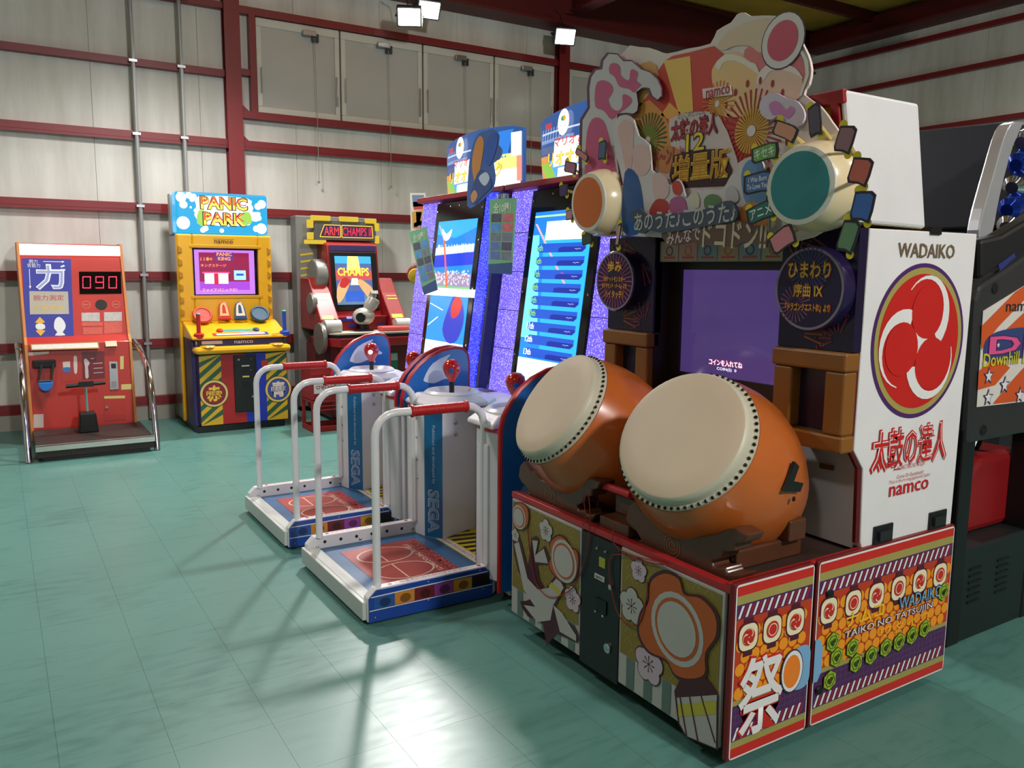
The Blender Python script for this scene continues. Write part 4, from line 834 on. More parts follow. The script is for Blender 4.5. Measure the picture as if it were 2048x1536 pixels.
    if not near:
        A = lambda k, pts, rgb, e=1.25, sm=0: Art(ps_, k).loc(pts, sm).done('picture', E_(rgb, e), sc_)
        A(1, [(-W0, .80), (W0, .80), (W0, H1), (-W0, H1)], (30, 120, 214)); A(2, [(-W0, .9), (.0, .87), (W0, .93), (W0, H1), (-W0, H1)], (40, 160, 232))
        A(1, [(-W0, .68), (W0, .70), (W0, .80), (-W0, .79)], (28, 50, 200)); A(2, [(-W0, .76), (W0, .78), (W0, .83), (-W0, .81)], (190, 210, 250))
        A(1, [(-W0, .56), (W0, .56), (W0, .64), (-W0, .65)], (150, 130, 170)); A(1, [(-W0, .50), (W0, .50), (W0, .56), (-W0, .56)], (110, 190, 120))
        A(1, [(-W0, .2), (W0, .2), (W0, .5), (-W0, .5)], (30, 140, 214)); A(1, [(-W0, H0), (W0, H0), (W0, .2), (-W0, .2)], (240, 250, 255), 1.5); A(2, [(-W0, H0), (W0, H0), (W0, .1), (-W0, .1)], (60, 190, 200))
        A(3, [(-.2, .94), (-.13, .9), (-.06, .93), (-.08, .87), (-.15, .86)], (235, 245, 255), 1.3, 3)
        A(4, [(-.16, .86), (-.14, .86), (-.03, .56), (-.05, .55)], (236, 96, 40)); A(4, [(-.25, .96), (-.235, .96), (-.14, .86), (-.16, .86)], (190, 180, 190))
        q = Art(ps_, 3)
        for j in range(150): q.disc(random.uniform(-W0+.01, W0-.01), random.uniform(.57, .66), .006, n=6)
        q.done('picture', E_((230, 220, 200)), sc_)
        q = Art(ps_, 3)
        for j in range(110): x = random.uniform(-W0+.01, W0-.01); y = random.uniform(.77, .81); q.rect(x, y, x+.004, y+.025)
        q.done('picture', E_((240, 244, 255), 1.4), sc_)
        A(4, [(.02, .42), (.08, .5), (.2, .45), (.24, .34), (.18, .22), (.06, .2), (-.03, .28)], (40, 60, 190), 1.1, 3); A(5, [(.06, .44), (.12, .5), (.2, .46), (.16, .38), (.08, .36)], (206, 50, 46), 1.1, 3)
        A(3, [(-.25, .44), (-.06, .4), (-.05, .405), (-.25, .446)], (220, 240, 255)); A(3, [(-.25, .3), (-.12, .36), (-.11, .355), (-.25, .29)], (220, 240, 255)); A(4, [(.1, .08), (W0, .1), (W0, .12), (.1, .1)], (214, 60, 60))
        br = part('title_bar', MB().prism([at(-.36, .497, 16), at(.345, .497, 16), at(.345, .545, 16), at(-.36, .545, 16)], mp.n*.012), E_((255, 236, 222), 2.2), t)
    else:
        A = lambda k, pts, rgb, e=1.25, sm=0: Art(ps_, k).loc(pts, sm).done('picture', E_(rgb, e), sc_)
        A(1, [(-W0, .86), (W0, .86), (W0, H1), (-W0, H1)], (30, 120, 220)); A(1, [(-W0, .3), (-.1, .3), (-.2, .86), (-W0, .86)], (110, 216, 240), 1.3); A(1, [(-.06, .2), (W0, .2), (W0, .86), (-.16, .86)], (40, 170, 236)); A(1, [(-W0, H0), (W0, H0), (W0, .19), (-W0, .19)], (214, 248, 250), 1.5)
        A(2, [(-W0, .955), (W0, .955), (W0, .965), (-W0, .965)], (170, 220, 160)); A(2, [(-.14, .83), (W0, .83), (W0, .93), (-.14, .93)], (250, 252, 255), 1.5); A(2, [(-.25, .92), (-.23, .92), (.1, .60), (.08, .60)], (214, 170, 170)); A(3, [(.04, .66), (.07, .66), (.1, .62), (.07, .62)], (226, 60, 90))
        for j, n_ in enumerate(('5th', '6th', '7th', '8th', '9th', '10th', '11th', '12th', '13th')):
            y = .785-j*.0705; x0 = -.2
            A(3, [(x0, y+.02), (x0+.03, y+.027), (.235, y+.027), (.235, y-.005), (.21, y-.022), (x0+.03, y-.022), (x0, y-.01)], (26, 84, 200), 1.1); A(4, [(.0, y-.0), (.03, y+.006), (.235, y+.006), (.235, y-.005), (.21, y-.021), (.0, y-.021)], (16, 40, 150), 1.1)
            letters(n_, ps_, (x0+.025, y+.004), .07 if len(n_) > 3 else .058, .034, E_((120, 190, 90) if j < 6 else (245, 250, 255), 1.4), sc_, k=5, bold=.02); letters('--,---', ps_, (.17, y-.008), .05, .008, E_((220, 230, 255)), sc_, k=5)
    # curved lit sign on top
    ms = Plane(at(0, L+.05)-mp.n*.06, (0, -1, 0), (.06, 0, 1))
    NB = 12
    def sx(f, b):      # f 0..1 across, b height
        h = b/.40; l = -.42-.10*h; r = .54-.03*h; return l+(r-l)*f
    def cur(f, b, k=0): a = sx(f, b); return ms.at(a, b)+Vector((.22*(a-.05)**2-k*.0012, 0, 0))
    def topz(f): return .36+.04*math.sin(PI*min(1, max(0, f)))**.6
    vs = []; fs = []
    for th in (0, .02):
        for r in range(6):
            for i in range(NB+1): f = i/NB; vs.append(cur(f, topz(f)*r/5)+Vector((th, 0, 0)))
    n1 = NB+1
    fs = [(r*n1+i, r*n1+i+1, (r+1)*n1+i+1, (r+1)*n1+i) for r in range(5) for i in range(NB)]; fs += [tuple(x+6*n1 for x in q_[::-1]) for q_ in fs]
    fs += [(i, i+6*n1, i+1+6*n1, i+1) for i in range(NB)]+[(5*n1+i, 5*n1+i+1, 11*n1+i+1, 11*n1+i) for i in range(NB)]
    fs += [(r*n1, (r+1)*n1, (r+7)*n1, (r+6)*n1) for r in range(5)]+[(r*n1+NB, (r+6)*n1+NB, (r+7)*n1+NB, (r+1)*n1+NB) for r in range(5)]
    sgn = part('top_sign', MB().add(vs, fs), E_((44, 90, 160), .75), t)
    def band(f0, f1, b0, b1, rgb, e, k, s0=0, s1=0):
        q = MB(); n = 8
        for i in range(n):
            u0, u1 = i/n, (i+1)/n; g = lambda u, w_: f0+(f1-f0)*u+(s0 if w_ == 0 else s1)
            q.flat([cur(g(u0, 0), b0, k), cur(g(u1, 0), b0, k), cur(g(u1, 1), b1, k), cur(g(u0, 1), b1, k)], ms.n)
        part('sign_print', q, E_(rgb, e), sgn)
    band(.03, .97, .0, .13, (70, 150, 226), 1.2, 1); band(.2, .62, .0, .08, (250, 252, 255), 1.9, 2, 0, .02); band(.02, .12, .0, .16, (214, 140, 60), 1.0, 2, 0, -.02); band(.08, .2, .0, .12, (130, 180, 60), 1.1, 3, .02, -.08)
    band(.16, .75, .09, .23, (238, 244, 252), 1.5, 2, 0, .03); band(.02, .4, .23, .25, (120, 150, 200), .9, 2); band(.03, .6, .28, .29, (190, 206, 240), 1.0, 2); band(.02, .3, .17, .21, (80, 100, 150), .8, 1)
    for j in range(7): band(.03+j*.035, .036+j*.035, .24, .31, (170, 190, 226), 1.0, 3, 0, .02)
    band(.08, .16, .31, .34, (190, 60, 70), .9, 2)
    band(.7, .98, .0, .13, (255, 250, 250), 2.0, 3, 0, 0); band(.74, .98, .13, .22, (226, 222, 130), 1.1, 3, .0, .0); band(.72, .86, .2, .36, (40, 120, 210), 1.1, 3, 0, .06); band(.9, .99, .2, .34, (236, 244, 250), 1.3, 4); band(.95, .995, .05, .2, (230, 150, 130), 1.0, 5)
    msl = ms.off(.006)
    letters('マリオ＆ソニック', msl, (.03, .215), .56, .055, E_((200, 56, 40), 1.1), sgn, k=1, bold=.02); letters('AT', msl, (-.03, .178), .03, .016, E_((60, 60, 60), .6), sgn, k=1)
    letters('リオオリンピック', msl, (.04, .125), .68, .085, E_((180, 110, 30), .8), sgn, k=1, bold=.045); letters('リオオリンピック', msl, (.04, .125), .67, .08, E_((246, 206, 70), 1.25), sgn, k=2, bold=.015)
    Art(msl, 2).disc(-.17, .315, .052, .07).done('sign_print', E_((245, 246, 250), 1.3), sgn); Art(msl, 4).disc(-.17, .335, .022, .014).done('sign_print', E_((70, 150, 90), 1), sgn); Art(msl, 5).disc(-.16, .337, .012).done('sign_print', E_((230, 160, 50), 1), sgn); letters('Rio2016', msl, (-.17, .297), .06, .014, E_((60, 70, 110), .8), sgn, k=4)
    return t
station(-4.11, -4.02, 'farther sports game station with handrails and a stadium picture on its tall screen', False)
station(-5.22, -5.19, 'nearer sports game station with handrails and a blue ranking list on its tall screen', True)
# standee and posters hung on the twin game
ps3 = Plane((1.2, 0, 0), (0, -1, 0), (0, 0, 1))
kk_ = .5
sd_ = thing('display_standee', 'curved blue and orange cardboard standee between the two lit top signs', 'standee', (1.2, -4.6, 1.9))
bd = Art(ps3, 0, .006).px([(936, 412), (938, 350), (944, 300), (958, 268), (975, 262), (988, 258), (1000, 272), (998, 290), (1006, 300), (1000, 318), (988, 326), (992, 352), (986, 380), (966, 400), (950, 412)], 2).done('board', M((60, 100, 170), .35), sd_)
for pts, cc in (([(944, 330), (950, 290), (960, 272), (968, 284), (962, 330), (952, 372)], (206, 140, 70)), ([(968, 300), (982, 268), (996, 270), (992, 300), (980, 330), (970, 325)], (36, 90, 180)), ([(940, 400), (946, 372), (960, 340), (976, 350), (984, 372), (962, 396), (950, 408)], (40, 76, 140)), ([(958, 356), (972, 344), (980, 356), (970, 372)], (190, 206, 226)), ([(942, 392), (950, 380), (956, 392), (946, 406)], (200, 150, 100))):
    kk_ += .5; Art(ps3.off(.0065), kk_).px(pts, 3).done('board_print', M(cc, .35), bd)
def poster(pl, corners, label, lines=True):
    P3 = [pl.px(*c) for c in corners]; a, b, c, d = P3     # tl tr br bl
    t = thing('hanging_poster', label, 'poster', (a+b+c+d)/4, 'event list posters')
    o = MB().prism(P3, pl.n*.002); sh = part('sheet', o, M((118, 186, 142), .4, var=.2, scale=3), t)
    def q(u, v, k): return (a*(1-u)+b*u)*(1-v)+(d*(1-u)+c*u)*v+pl.n*(.002+.0007*k)
    rows = MB(); fr_ = MB()
    for j in range(5):
        for i in range(2):
            u0, u1, v0, v1 = .08+i*.45, .48+i*.45, .2+j*.125, .31+j*.125
            ph = MB().flat([q(u0, v0, 1), q(u1, v0, 1), q(u1, v1, 1), q(u0, v1, 1)], pl.n)
            part('photo_print', ph, M(random.choice([(96, 120, 190), (120, 130, 150), (80, 150, 226), (206, 110, 120), (80, 80, 110)]), .35, var=.5, scale=30), sh)
    r = (b-a).normalized(); u_ = r.cross(-pl.n).normalized(); u_ = u_ if u_.z > 0 else -u_
    tp = Plane(q(.5, .12, 1), r, u_); tp = tp if tp.n.dot(pl.n) > 0 else Plane(tp.o, r, -u_)
    w_ = (b-a).length
    letters('全10種！', tp, (0.0, 0), w_*.65, w_*.2, M((226, 230, 214), .4), sh, k=1, bold=.02); letters('選べる競技は', tp, (0, w_*.22), w_*.45, w_*.1, M((226, 230, 214), .4), sh, k=1, bold=.01)
    part('photo_print', MB().flat([q(0, .88, .6), q(1, .84, .6), q(1, 1, .6), q(0, 1, .6)], pl.n), M((40, 90, 150), .4), sh)
    return t
poster(PX(1.2), [(980, 398), (1034, 396), (1024, 549), (977, 546)], 'green event list poster hanging straight between the two tall screens')
poster(PX(1.17), [(818, 464), (853, 453), (876, 580), (848, 590)], 'green event list poster hanging askew left of the farther tall screen')
t = thing('comic_banner', 'narrow comic style banner on a pole left of the farther tall screen', 'banner', (1.75, -3.0, 0))
pcb = PX(1.75)
p4 = [pcb.px(*c) for c in ((820, 386), (851, 386), (852, 520), (823, 528))]
sh = part('sheet', MB().prism(p4, (.004, 0, 0)), M((206, 200, 190), .4), t)
for pts, cc in (([(824, 390), (848, 390), (848, 412), (826, 414)], (96, 120, 150)), ([(826, 404), (847, 402), (846, 418), (828, 420)], (190, 40, 36)), ([(824, 424), (848, 418), (849, 452), (825, 456)], (190, 140, 40)), ([(828, 446), (848, 440), (848, 456), (828, 458)], (180, 36, 34)), ([(832, 424), (844, 424), (840, 444), (833, 446)], (40, 34, 30))):
    Art(pcb, 1).px(pts).done('comic_print', M(cc, .4), sh)
pc_ = (p4[0]+p4[1])/2
part('pole', MB().tube([(pc_.x+.012, pc_.y, .04), (pc_.x+.012, pc_.y, pc_.z)], .009, 8), STEEL, t); part('foot', MB().lathe([(.14, 0), (.14, .02), (.02, .04)], (pc_.x+.012, pc_.y, 0), (0, 0, 1), 20), DKGREY, t)
# gloved display arm peeking out behind the banner
t = thing('floor_stand_game', 'slim dark cabinet with a red and yellow knob left of the farther tall screen', 'arcade game', (1.62, -3.22, 0))
c_ = PX(1.62).px(852, 640)
part('cabinet', MB().box(1.6, 2.0, c_.y-.05, c_.y+.06, 0, 1.25), M((24, 24, 28), .4), t, bevel=.01)
k_ = PX(1.55).px(832, 552)
part('knob', MB().lathe([(.05, -.02), (.062, 0), (.05, .03), (.01, .04)], k_, (-.6, -.8, 0), 18), M((220, 190, 40), .35), t, smooth=True); part('knob_back', MB().lathe([(.07, -.05), (.075, -.02), (.06, .0)], k_+Vector((.03, .07, .01)), (-.6, -.8, 0), 18), M((150, 26, 34), .35), t, smooth=True)
part('knob_arm', MB().tube([k_+Vector((.03, .03, 0)), Vector((1.62, c_.y, 1.2))], .02, 8), BLACK, t)
Art(PX(1.598), 1).px([(843, 588), (866, 582), (866, 632), (846, 640)]).done('flyer', M((190, 120, 130), .4, var=.5, scale=30), t)
# ------------------------------------------------------------------ strength tester (red, far left)
c1 = crop(0, 440, .32552)
gx0, gx1 = -1.05, -.23
gt = thing('strength_tester', 'red arm and grip strength tester with chrome side rails by the left wall', 'arcade game', (-.64, -.6, 0))
GR = M((184, 44, 34), .4, coat=.2)
gp = [(-.12, .04), (-.86, .04), (-.86, .14), (-.80, .845), (-.73, .905), (-.5, 1.69), (-.12, 1.69)]
body = part('cabinet', MB().prism([(gx0+.02, y, z) for y, z in gp], (gx1-gx0-.04, 0, 0)), GR, gt, bevel=.004)
for x in (gx0, gx1-.022): part('side_board', MB().prism([(x, y-(.02 if y < -.3 else 0), z+(.008 if z > 1 else 0)) for y, z in gp], (.022, 0, 0)), M((206, 130, 70), .5), gt, bevel=.003)
gu = Plane((0, -.73, .905), (1, 0, 0), (0, .23, .785)).off(.0008); gl_ = Plane((0, -.86, .14), (1, 0, 0), (0, .06, .705)).off(.0008)
lb = part('light_box', MB().prism([gu.px(*p) for p in c1((115, 148), (740, 165), (740, 222), (122, 215))], gu.n*.02), M((255, 244, 226), .4, emit=2.6, var=0), gt, bevel=.006)
bl = Art(gu, 1, .002).px(c1((135, 235), (435, 240), (455, 735), (160, 738))).done('blue_panel', M((44, 50, 150), .4), gt)
guh = gu.off(.003)
lpx_text('力', guh, 70, 528, 130, 580, M((226, 226, 232), .4), bl, k=1, bold=.045); lpx_text('力', guh, 73, 531, 127, 577, M((150, 160, 210), .4), bl, k=2, bold=.0)
lpx_text('腕力\n背筋力', guh, 54, 519, 80, 535, M((214, 216, 226), .4), bl, k=1)
Art(guh, 1).px(c1((265, 253), (380, 255), (380, 259), (265, 257))).px(c1((178, 300), (182, 300), (187, 405), (183, 405))).px(c1((380, 250), (397, 257), (380, 264))).px(c1((177, 405), (193, 405), (185, 424))).px(c1((370, 285), (392, 275), (400, 285), (375, 292))).px(c1((372, 300), (402, 302), (400, 312), (375, 308))).done('arrow_print', M((214, 216, 226), .4), bl)
Art(guh, 1).px(c1((215, 630), (245, 595), (278, 628), (262, 632), (262, 676), (280, 680), (250, 712), (220, 682), (232, 674), (232, 634))).done('picture_print', M((226, 170, 60), .4), bl); Art(guh, 2).px(c1((222, 640), (270, 640), (275, 668), (225, 670)), 2).px(c1((340, 610), (362, 595), (385, 610), (402, 640), (400, 668), (385, 690), (402, 708), (338, 710), (352, 690), (334, 668), (332, 640)), 2).done('picture_print', M((222, 222, 228), .4), bl)
sv = Art(guh, 0, .002).px(c1((180, 437), (418, 440), (424, 578), (184, 580))).done('notice_plate', M((176, 170, 158), .35, .3), gt)
lpx_text('腕力測定', guh.off(.002), 67, 590, 128, 601, M((190, 40, 40), .4), sv, k=1); lpx_text('記録更新', guh.off(.002), 68, 611, 128, 620, M((222, 180, 60), .4), sv, k=1)
ds = Art(gu, 1, .004).px(c1((485, 318), (742, 318), (748, 452), (490, 455))).done('score_display', M((14, 8, 8), .12), gt)
gd = gu.off(.0052); seg = Art(gd, 1)
def digit(x0, y0, x1, y1, on):
    w_ = .16*(x1-x0); ym = (y0+y1)/2; t = w_
    S_ = {'a': (x0, y0, x1, y0+t), 'g': (x0, ym-t/2, x1, ym+t/2), 'd': (x0, y1-t, x1, y1), 'f': (x0, y0, x0+t, ym), 'b': (x1-t, y0, x1, ym), 'e': (x0, ym, x0+t, y1), 'c': (x1-t, ym, x1, y1)}
    for k in on: a, b, c, d = S_[k]; seg.px(c1((a+2, b+2), (c-2, b+2), (c-2, d-2), (a+2, d-2)))
digit(505, 345, 560, 422, 'abcdef'); digit(585, 345, 640, 422, 'abcdfg'); digit(665, 345, 720, 422, 'abcdef')
seg.done('digit_segments', M((255, 24, 60), .4, emit=3, var=0), ds)
a, b = gu.lpx(*c1((622, 520))[0]); part('speaker', MB().lathe([(.047, 0), (.045, .004)], gu.at(a, b), gu.n, 24), BLACK, gt)
for p in ((530, 520), (714, 518)):
    a, b = gu.lpx(*c1(p)[0]); Art(gu, 1).ring(a, b, .030, .033, 22).done('round_notice', M((214, 130, 120), .4), gt); letters('握力計', gu, (a, b), .04, .012, M((222, 160, 150), .4), gt, k=1)
Art(gu, 1).px(c1((500, 570), (612, 568), (614, 622), (502, 622))).px(c1((638, 567), (748, 565), (750, 620), (640, 622))).done('score_chart', M((186, 178, 176), .4, var=.3, scale=40), gt)
Art(gu, 1).px(c1((502, 628), (632, 626), (632, 650), (504, 652))).px(c1((640, 626), (750, 624), (752, 690), (640, 700))).px(c1((510, 660), (630, 658), (630, 700), (512, 704))).done('rules_print', M((200, 84, 70), .4, var=.25, scale=60), gt)
gm = Plane((0, -.80, .845), (1, 0, 0), (0, .07, .06)).off(.0008)
Art(gm, 1).px(c1((185, 762), (605, 748), (612, 790), (190, 802))).done('rules_strip', M((150, 110, 60), .4), gt); Art(gm, 2).px(c1((192, 768), (598, 754), (604, 784), (198, 796))).done('rules_strip', M((206, 200, 190), .4, var=.2, scale=50), gt); Art(gm, 1).px(c1((645, 745), (715, 742), (720, 775), (650, 778))).done('rules_strip', M((200, 186, 160), .4), gt)
Art(gl_, 1).px(c1((165, 815), (300, 808), (300, 822), (168, 836))).done('name_strip', M((206, 190, 180), .4), gt)
rp = Art(gl_, 1).px(c1((372, 812), (500, 806), (502, 985), (378, 995))).done('rules_panel', M((176, 48, 40), .4), gt); mp2 = Art(gl_, 1).px(c1((502, 808), (640, 806), (645, 972), (508, 980))).done('rules_panel', M((112, 22, 36), .4), gt)
Art(gl_, 2).px(c1((385, 872), (430, 868), (432, 905), (388, 908))).px(c1((452, 842), (472, 842), (474, 935), (456, 938)), 2).done('picture_print', M((214, 200, 196), .4), rp); Art(gl_, 3).px(c1((385, 908), (432, 906), (428, 932), (392, 936)), 2).done('picture_print', M((60, 110, 180), .4), rp)
Art(gl_, 2).px(c1((515, 860), (530, 852), (552, 880), (540, 900), (545, 965), (525, 970), (522, 900)), 2).px(c1((556, 850), (578, 848), (578, 852), (556, 854))).px(c1((572, 880), (630, 876), (630, 880), (572, 884))).px(c1((575, 910), (632, 906), (632, 910), (575, 914))).px(c1((575, 938), (634, 934), (634, 938), (575, 942))).done('picture_print', M((206, 190, 190), .4), mp2)
cm = Art(gl_, 1, .008).px(c1((670, 870), (720, 870), (728, 1038), (676, 1042))).done('coin_mech', STEEL, gt)
Art(gl_.off(.01), 0, .002).px(c1((682, 882), (712, 882), (713, 912), (684, 912))).done('coin_slot', BLACK, cm); Art(gl_.off(.01), 0, .002).px(c1((684, 992), (716, 990), (718, 1030), (686, 1032))).done('coin_return', M((150, 152, 150), .3, .8), cm)
for p, s in (((738, 838, 760, 915), ''), ((745, 1010, 808, 1040), ''), ((640, 1082, 768, 1095), ''), ((205, 1195, 268, 1275), '')):
    Art(gl_, 1).px(c1((p[0], p[1]), (p[2], p[1]-3), (p[2], p[3]), (p[0], p[3]+3))).done('small_notice', M((214, 196, 120) if p[0] > 600 else (196, 180, 176), .4), gt)
dd = Art(gl_, 1, .003).px(c1((640, 1110), (772, 1100), (778, 1225), (640, 1235))).done('service_door', M((178, 42, 34), .4), gt); part('lock', MB().lathe([(.012, 0), (.012, .014)], gl_.px(*c1((655, 1150))[0]), gl_.n, 12), CHROME, dd, smooth=True)
# blue grip handle on its bracket
q0 = gl_.px(*c1((300, 880))[0]); hg = part('grip_bracket', MB().box(q0.x-.12, q0.x+.05, q0.y-.05, q0.y+.03, q0.z-.03, q0.z+.03), BLACK, gt, bevel=.006)
q1 = gl_.px(*c1((278, 1000))[0])
part('grip_arms', MB().tube([(q0.x-.055, q0.y-.05, q0.z), (q1.x-.05, q1.y-.05, q1.z+.02)], .01, 6).tube([(q0.x+.03, q0.y-.05, q0.z), (q1.x+.045, q1.y-.05, q1.z+.02)], .01, 6).tube([(q1.x-.05, q1.y-.05, q1.z+.02), (q1.x+.045, q1.y-.05, q1.z+.02)], .012, 6), DKGREY, hg)
part('grip_shell', MB().prism([(q1.x+.055*math.cos(PI+PI*i/10), q1.y-.07, q1.z+.01+.075*math.sin(PI+PI*i/10)) for i in range(11)], (0, .05, 0)), M((40, 120, 214), .35), hg, bevel=.006)
# pull bar with chain on the step platform
pfm = part('step_platform', MB().box(gx0+.01, gx1+.03, -1.6, -.83, .03, .125), M((44, 32, 30), .55), gt, bevel=.004)
part('edge_strip', MB().box(gx0+.005, gx1+.035, -1.612, -1.6, .085, .13).box(gx0+.005, gx1+.035, -1.612, -1.585, .125, .131), M((196, 196, 190), .3, .8), pfm); part('platform_foot', MB().box(gx0+.05, gx1, -1.57, -.9, 0, .03), BLACK, pfm)
bx_ = PY(-1.18).px(*c1((545, 1260))[0]).x
mo = part('pull_mount', MB().prism([(bx_-.075, -1.05, .125), (bx_+.075, -1.05, .125), (bx_+.06, -1.05, .29), (bx_-.06, -1.05, .29)], (0, -.14, 0)), M((16, 16, 17), .4), gt, bevel=.01)
pb_ = PY(-1.12); h0 = pb_.px(*c1((525, 1010))[0])
part('pull_bar', MB().tube([(h0.x-.145, -1.12, h0.z-.008), (h0.x+.15, -1.12, h0.z+.006)], .016, 10).box(h0.x-.05, h0.x+.06, -1.14, -1.1, h0.z-.02, h0.z+.025), M((22, 20, 20), .4), gt, smooth=True)
ch = MB(); n = 8
for i in range(n):
    z = .29+(h0.z-.02-.29)*(i+.5)/n; xx = bx_+(h0.x-bx_)*(i+.5)/n; ch.tube([(xx, -1.12, z-.028), (xx, -1.12, z+.028)], .007 if i % 2 else .011, 6)
part('chain', ch, CHROME, gt)
for x in (gx0-.045, gx1+.055):
    pr = PX(gx1+.055); pts = [pr.px(*p) for p in c1((822, 775), (870, 815), (905, 900), (925, 1000), (940, 1120), (952, 1250), (958, 1395))]
    pth = [Vector((x, p.y, max(p.z, .0))) for p in smooth_loop([tuple(q) for q in pts], 3)[:-3] for p in [Vector(p)]]
    pth = [Vector((x, -.78, .80))]+pth; pth[-1].z = 0
    part('side_rail', MB().tube(pth, .024, 12), CHROME, gt, smooth=True)
# ------------------------------------------------------------------ yellow two-player cabinet
c2 = crop(310, 360, .35156)
pk_ = thing('two_player_cabinet', 'yellow, red and blue two-player cabinet with a bubbly lit sign on top', 'arcade game', (.64, -.6, 0))
YEL = M((226, 168, 22), .32, coat=.4)
part('rear_body', MB().box(.225, 1.05, -.6, -.14, .05, 1.79), M((92, 90, 88), .2, var=.35, scale=4), pk_, bevel=.006)
part('base', MB().box(.25, 1.05, -1.02, -.16, 0, .06), BLACK, pk_)
ed = part('yellow_edge', MB().box(.205, .235, -.66, -.6, .06, 1.8).box(1.04, 1.07, -.66, -.6, .06, 1.8), YEL, pk_, bevel=.008)
pbz = PY(-.66)
a0, b0 = pbz.lpx(*c2((205, 665))[0]); a1, b1 = pbz.lpx(*c2((578, 385))[0]); b0, b1 = 1.235, 1.675; a0, a1 = .345, .945
bz = part('bezel', MB().box(.21, a0, -.67, -.58, .99, 1.8).box(a1, 1.065, -.67, -.58, .99, 1.8).box(a0, a1, -.67, -.58, b1, 1.8).box(a0, a1, -.67, -.58, .99, b0), YEL, pk_, bevel=.014)
part('bezel_lip', MB().prism([(a0-.03, -.675, b0-.03), (a1+.03, -.675, b0-.03), (a1+.03, -.675, b0), (a0-.03, -.675, b0)], (0, .01, 0)), M((206, 150, 20), .35), bz, bevel=.006)
part('bezel_lip', MB().prism([(a0-.03, -.675, b1), (a1+.03, -.675, b1), (a1+.03, -.675, b1+.03), (a0-.03, -.675, b1+.03)], (0, .01, 0)), M((206, 150, 20), .35), bz, bevel=.006)
for j in range(6):
    for x in (.215, 1.025): part('bezel_notch', MB().prism([(x, -.672, 1.05+j*.115), (x+.035, -.672, 1.06+j*.115), (x+.035, -.672, 1.10+j*.115), (x, -.672, 1.12+j*.115)], (0, -.01, 0)), M((176, 124, 20), .4), bz, bevel=.004)
scp = part('screen', MB().box(a0, a1, -.625, -.61, b0, b1), M((14, 8, 18), .1), pk_)
pp = PY(-.6255)
def W_(k, x0, y0, x1, y1, rgb, e=1.3): Art(pp, k).rect(x0, y0, x1, y1).done('picture', E_(rgb, e), scp)
W_(1, a0+.02, b0+.01, a1-.03, b1-.015, (176, 110, 214)); W_(2, a0+.06, b0+.05, a1-.08, b1-.04, (130, 14, 60)); W_(3, a0+.06, b0+.05, a1-.08, b0+.13, (150, 60, 190)); W_(4, .45, 1.345, .665, 1.445, (255, 226, 236), 1.7); W_(5, .535, 1.335, .575, 1.44, (190, 20, 60)); W_(4, .43, 1.44, .68, 1.455, (230, 70, 120)); W_(4, .72, 1.38, .83, 1.47, (150, 220, 255), 1.4); W_(5, .74, 1.42, .81, 1.44, (40, 70, 170)); W_(3, .55, 1.56, .72, 1.64, (90, 40, 110))
letters('PANIC\nKING', pp, (.635, 1.6), .14, .075, E_((250, 150, 70), 1.3), scp, k=6, bold=.03); letters('１１番の', pp, (.47, 1.575), .11, .03, E_((255, 190, 90), 1.3), scp, k=6); letters('キングステージ', pp, (.535, 1.515), .23, .03, E_((255, 150, 110), 1.3), scp, k=6, bold=.01); letters('ファイアパニックだ！', pp, (.585, 1.285), .32, .032, E_((255, 190, 90), 1.3), scp, k=6, bold=.01)
pn = PY(-.6755); letters('namco', pn, (.625, 1.735), .17, .026, M((60, 44, 20), .4), bz, k=2, bold=.01); Art(pn, 2).rect(.53, 1.758, .72, 1.761).done('maker_line', M((60, 44, 20), .4), bz)
mk = part('lit_sign', MB().box(.22, 1.055, -.64, -.42, 1.81, 2.185), E_((20, 150, 200), 1.2), pk_, bevel=.02)
part('sign_back', MB().box(.21, 1.05, -.42, -.3, 1.8, 2.18), M((190, 190, 186), .4), pk_, bevel=.01)
pmk = PY(-.6405); q = Art(pmk, 1)
for j in range(46):
    x, y, r = random.uniform(.26, 1.02), random.uniform(1.84, 2.155), random.uniform(.008, .036)
    if not (.4 < x < .88 and 1.86 < y < 2.15): q.disc(x, y, min(r, x-.225, 1.05-x, y-1.815, 2.18-y), n=16)
for x, y, r in ((.27, 2.13, .045), (.34, 2.15, .03), (.28, 1.9, .06), (1.0, 2.1, .04), (.93, 1.98, .045), (.99, 1.87, .05), (.45, 1.84, .024), (.62, 1.84, .02)): q.disc(x, y, min(r, x-.222, 1.053-x, 2.183-y, y-1.812))
q.done('bubble_print', E_((240, 252, 255), 1.6), mk)
Art(pmk, 2).loc([(.4, 2.06), (.42, 1.9), (.88, 1.9), (.9, 2.08), (.86, 2.15), (.43, 2.15)], 2).done('cloud_print', E_((232, 246, 240), 1.35), mk)
Art(pmk, 3).loc([(.40, 1.9), (.48, 1.88), (.5, 2.0), (.42, 2.02)], 2).loc([(.8, 1.9), (.9, 1.92), (.88, 2.02), (.8, 2.0)], 2).done('cloud_print', E_((150, 200, 80), 1.1), mk)
for s, y, w_ in (('PANIC', 2.09, .42), ('PARK', 1.945, .38)):
    letters(s, pmk, (.65, y), w_+.02, .13, E_((90, 20, 24), .6), mk, k=5, bold=.075); letters(s, pmk, (.65, y), w_, .115, E_((240, 210, 80), 1.3), mk, k=6, bold=.03); letters(s, pmk, (.65, y+.02), w_*.985, .07, E_((224, 70, 40), 1.1), mk, k=7, bold=.0)
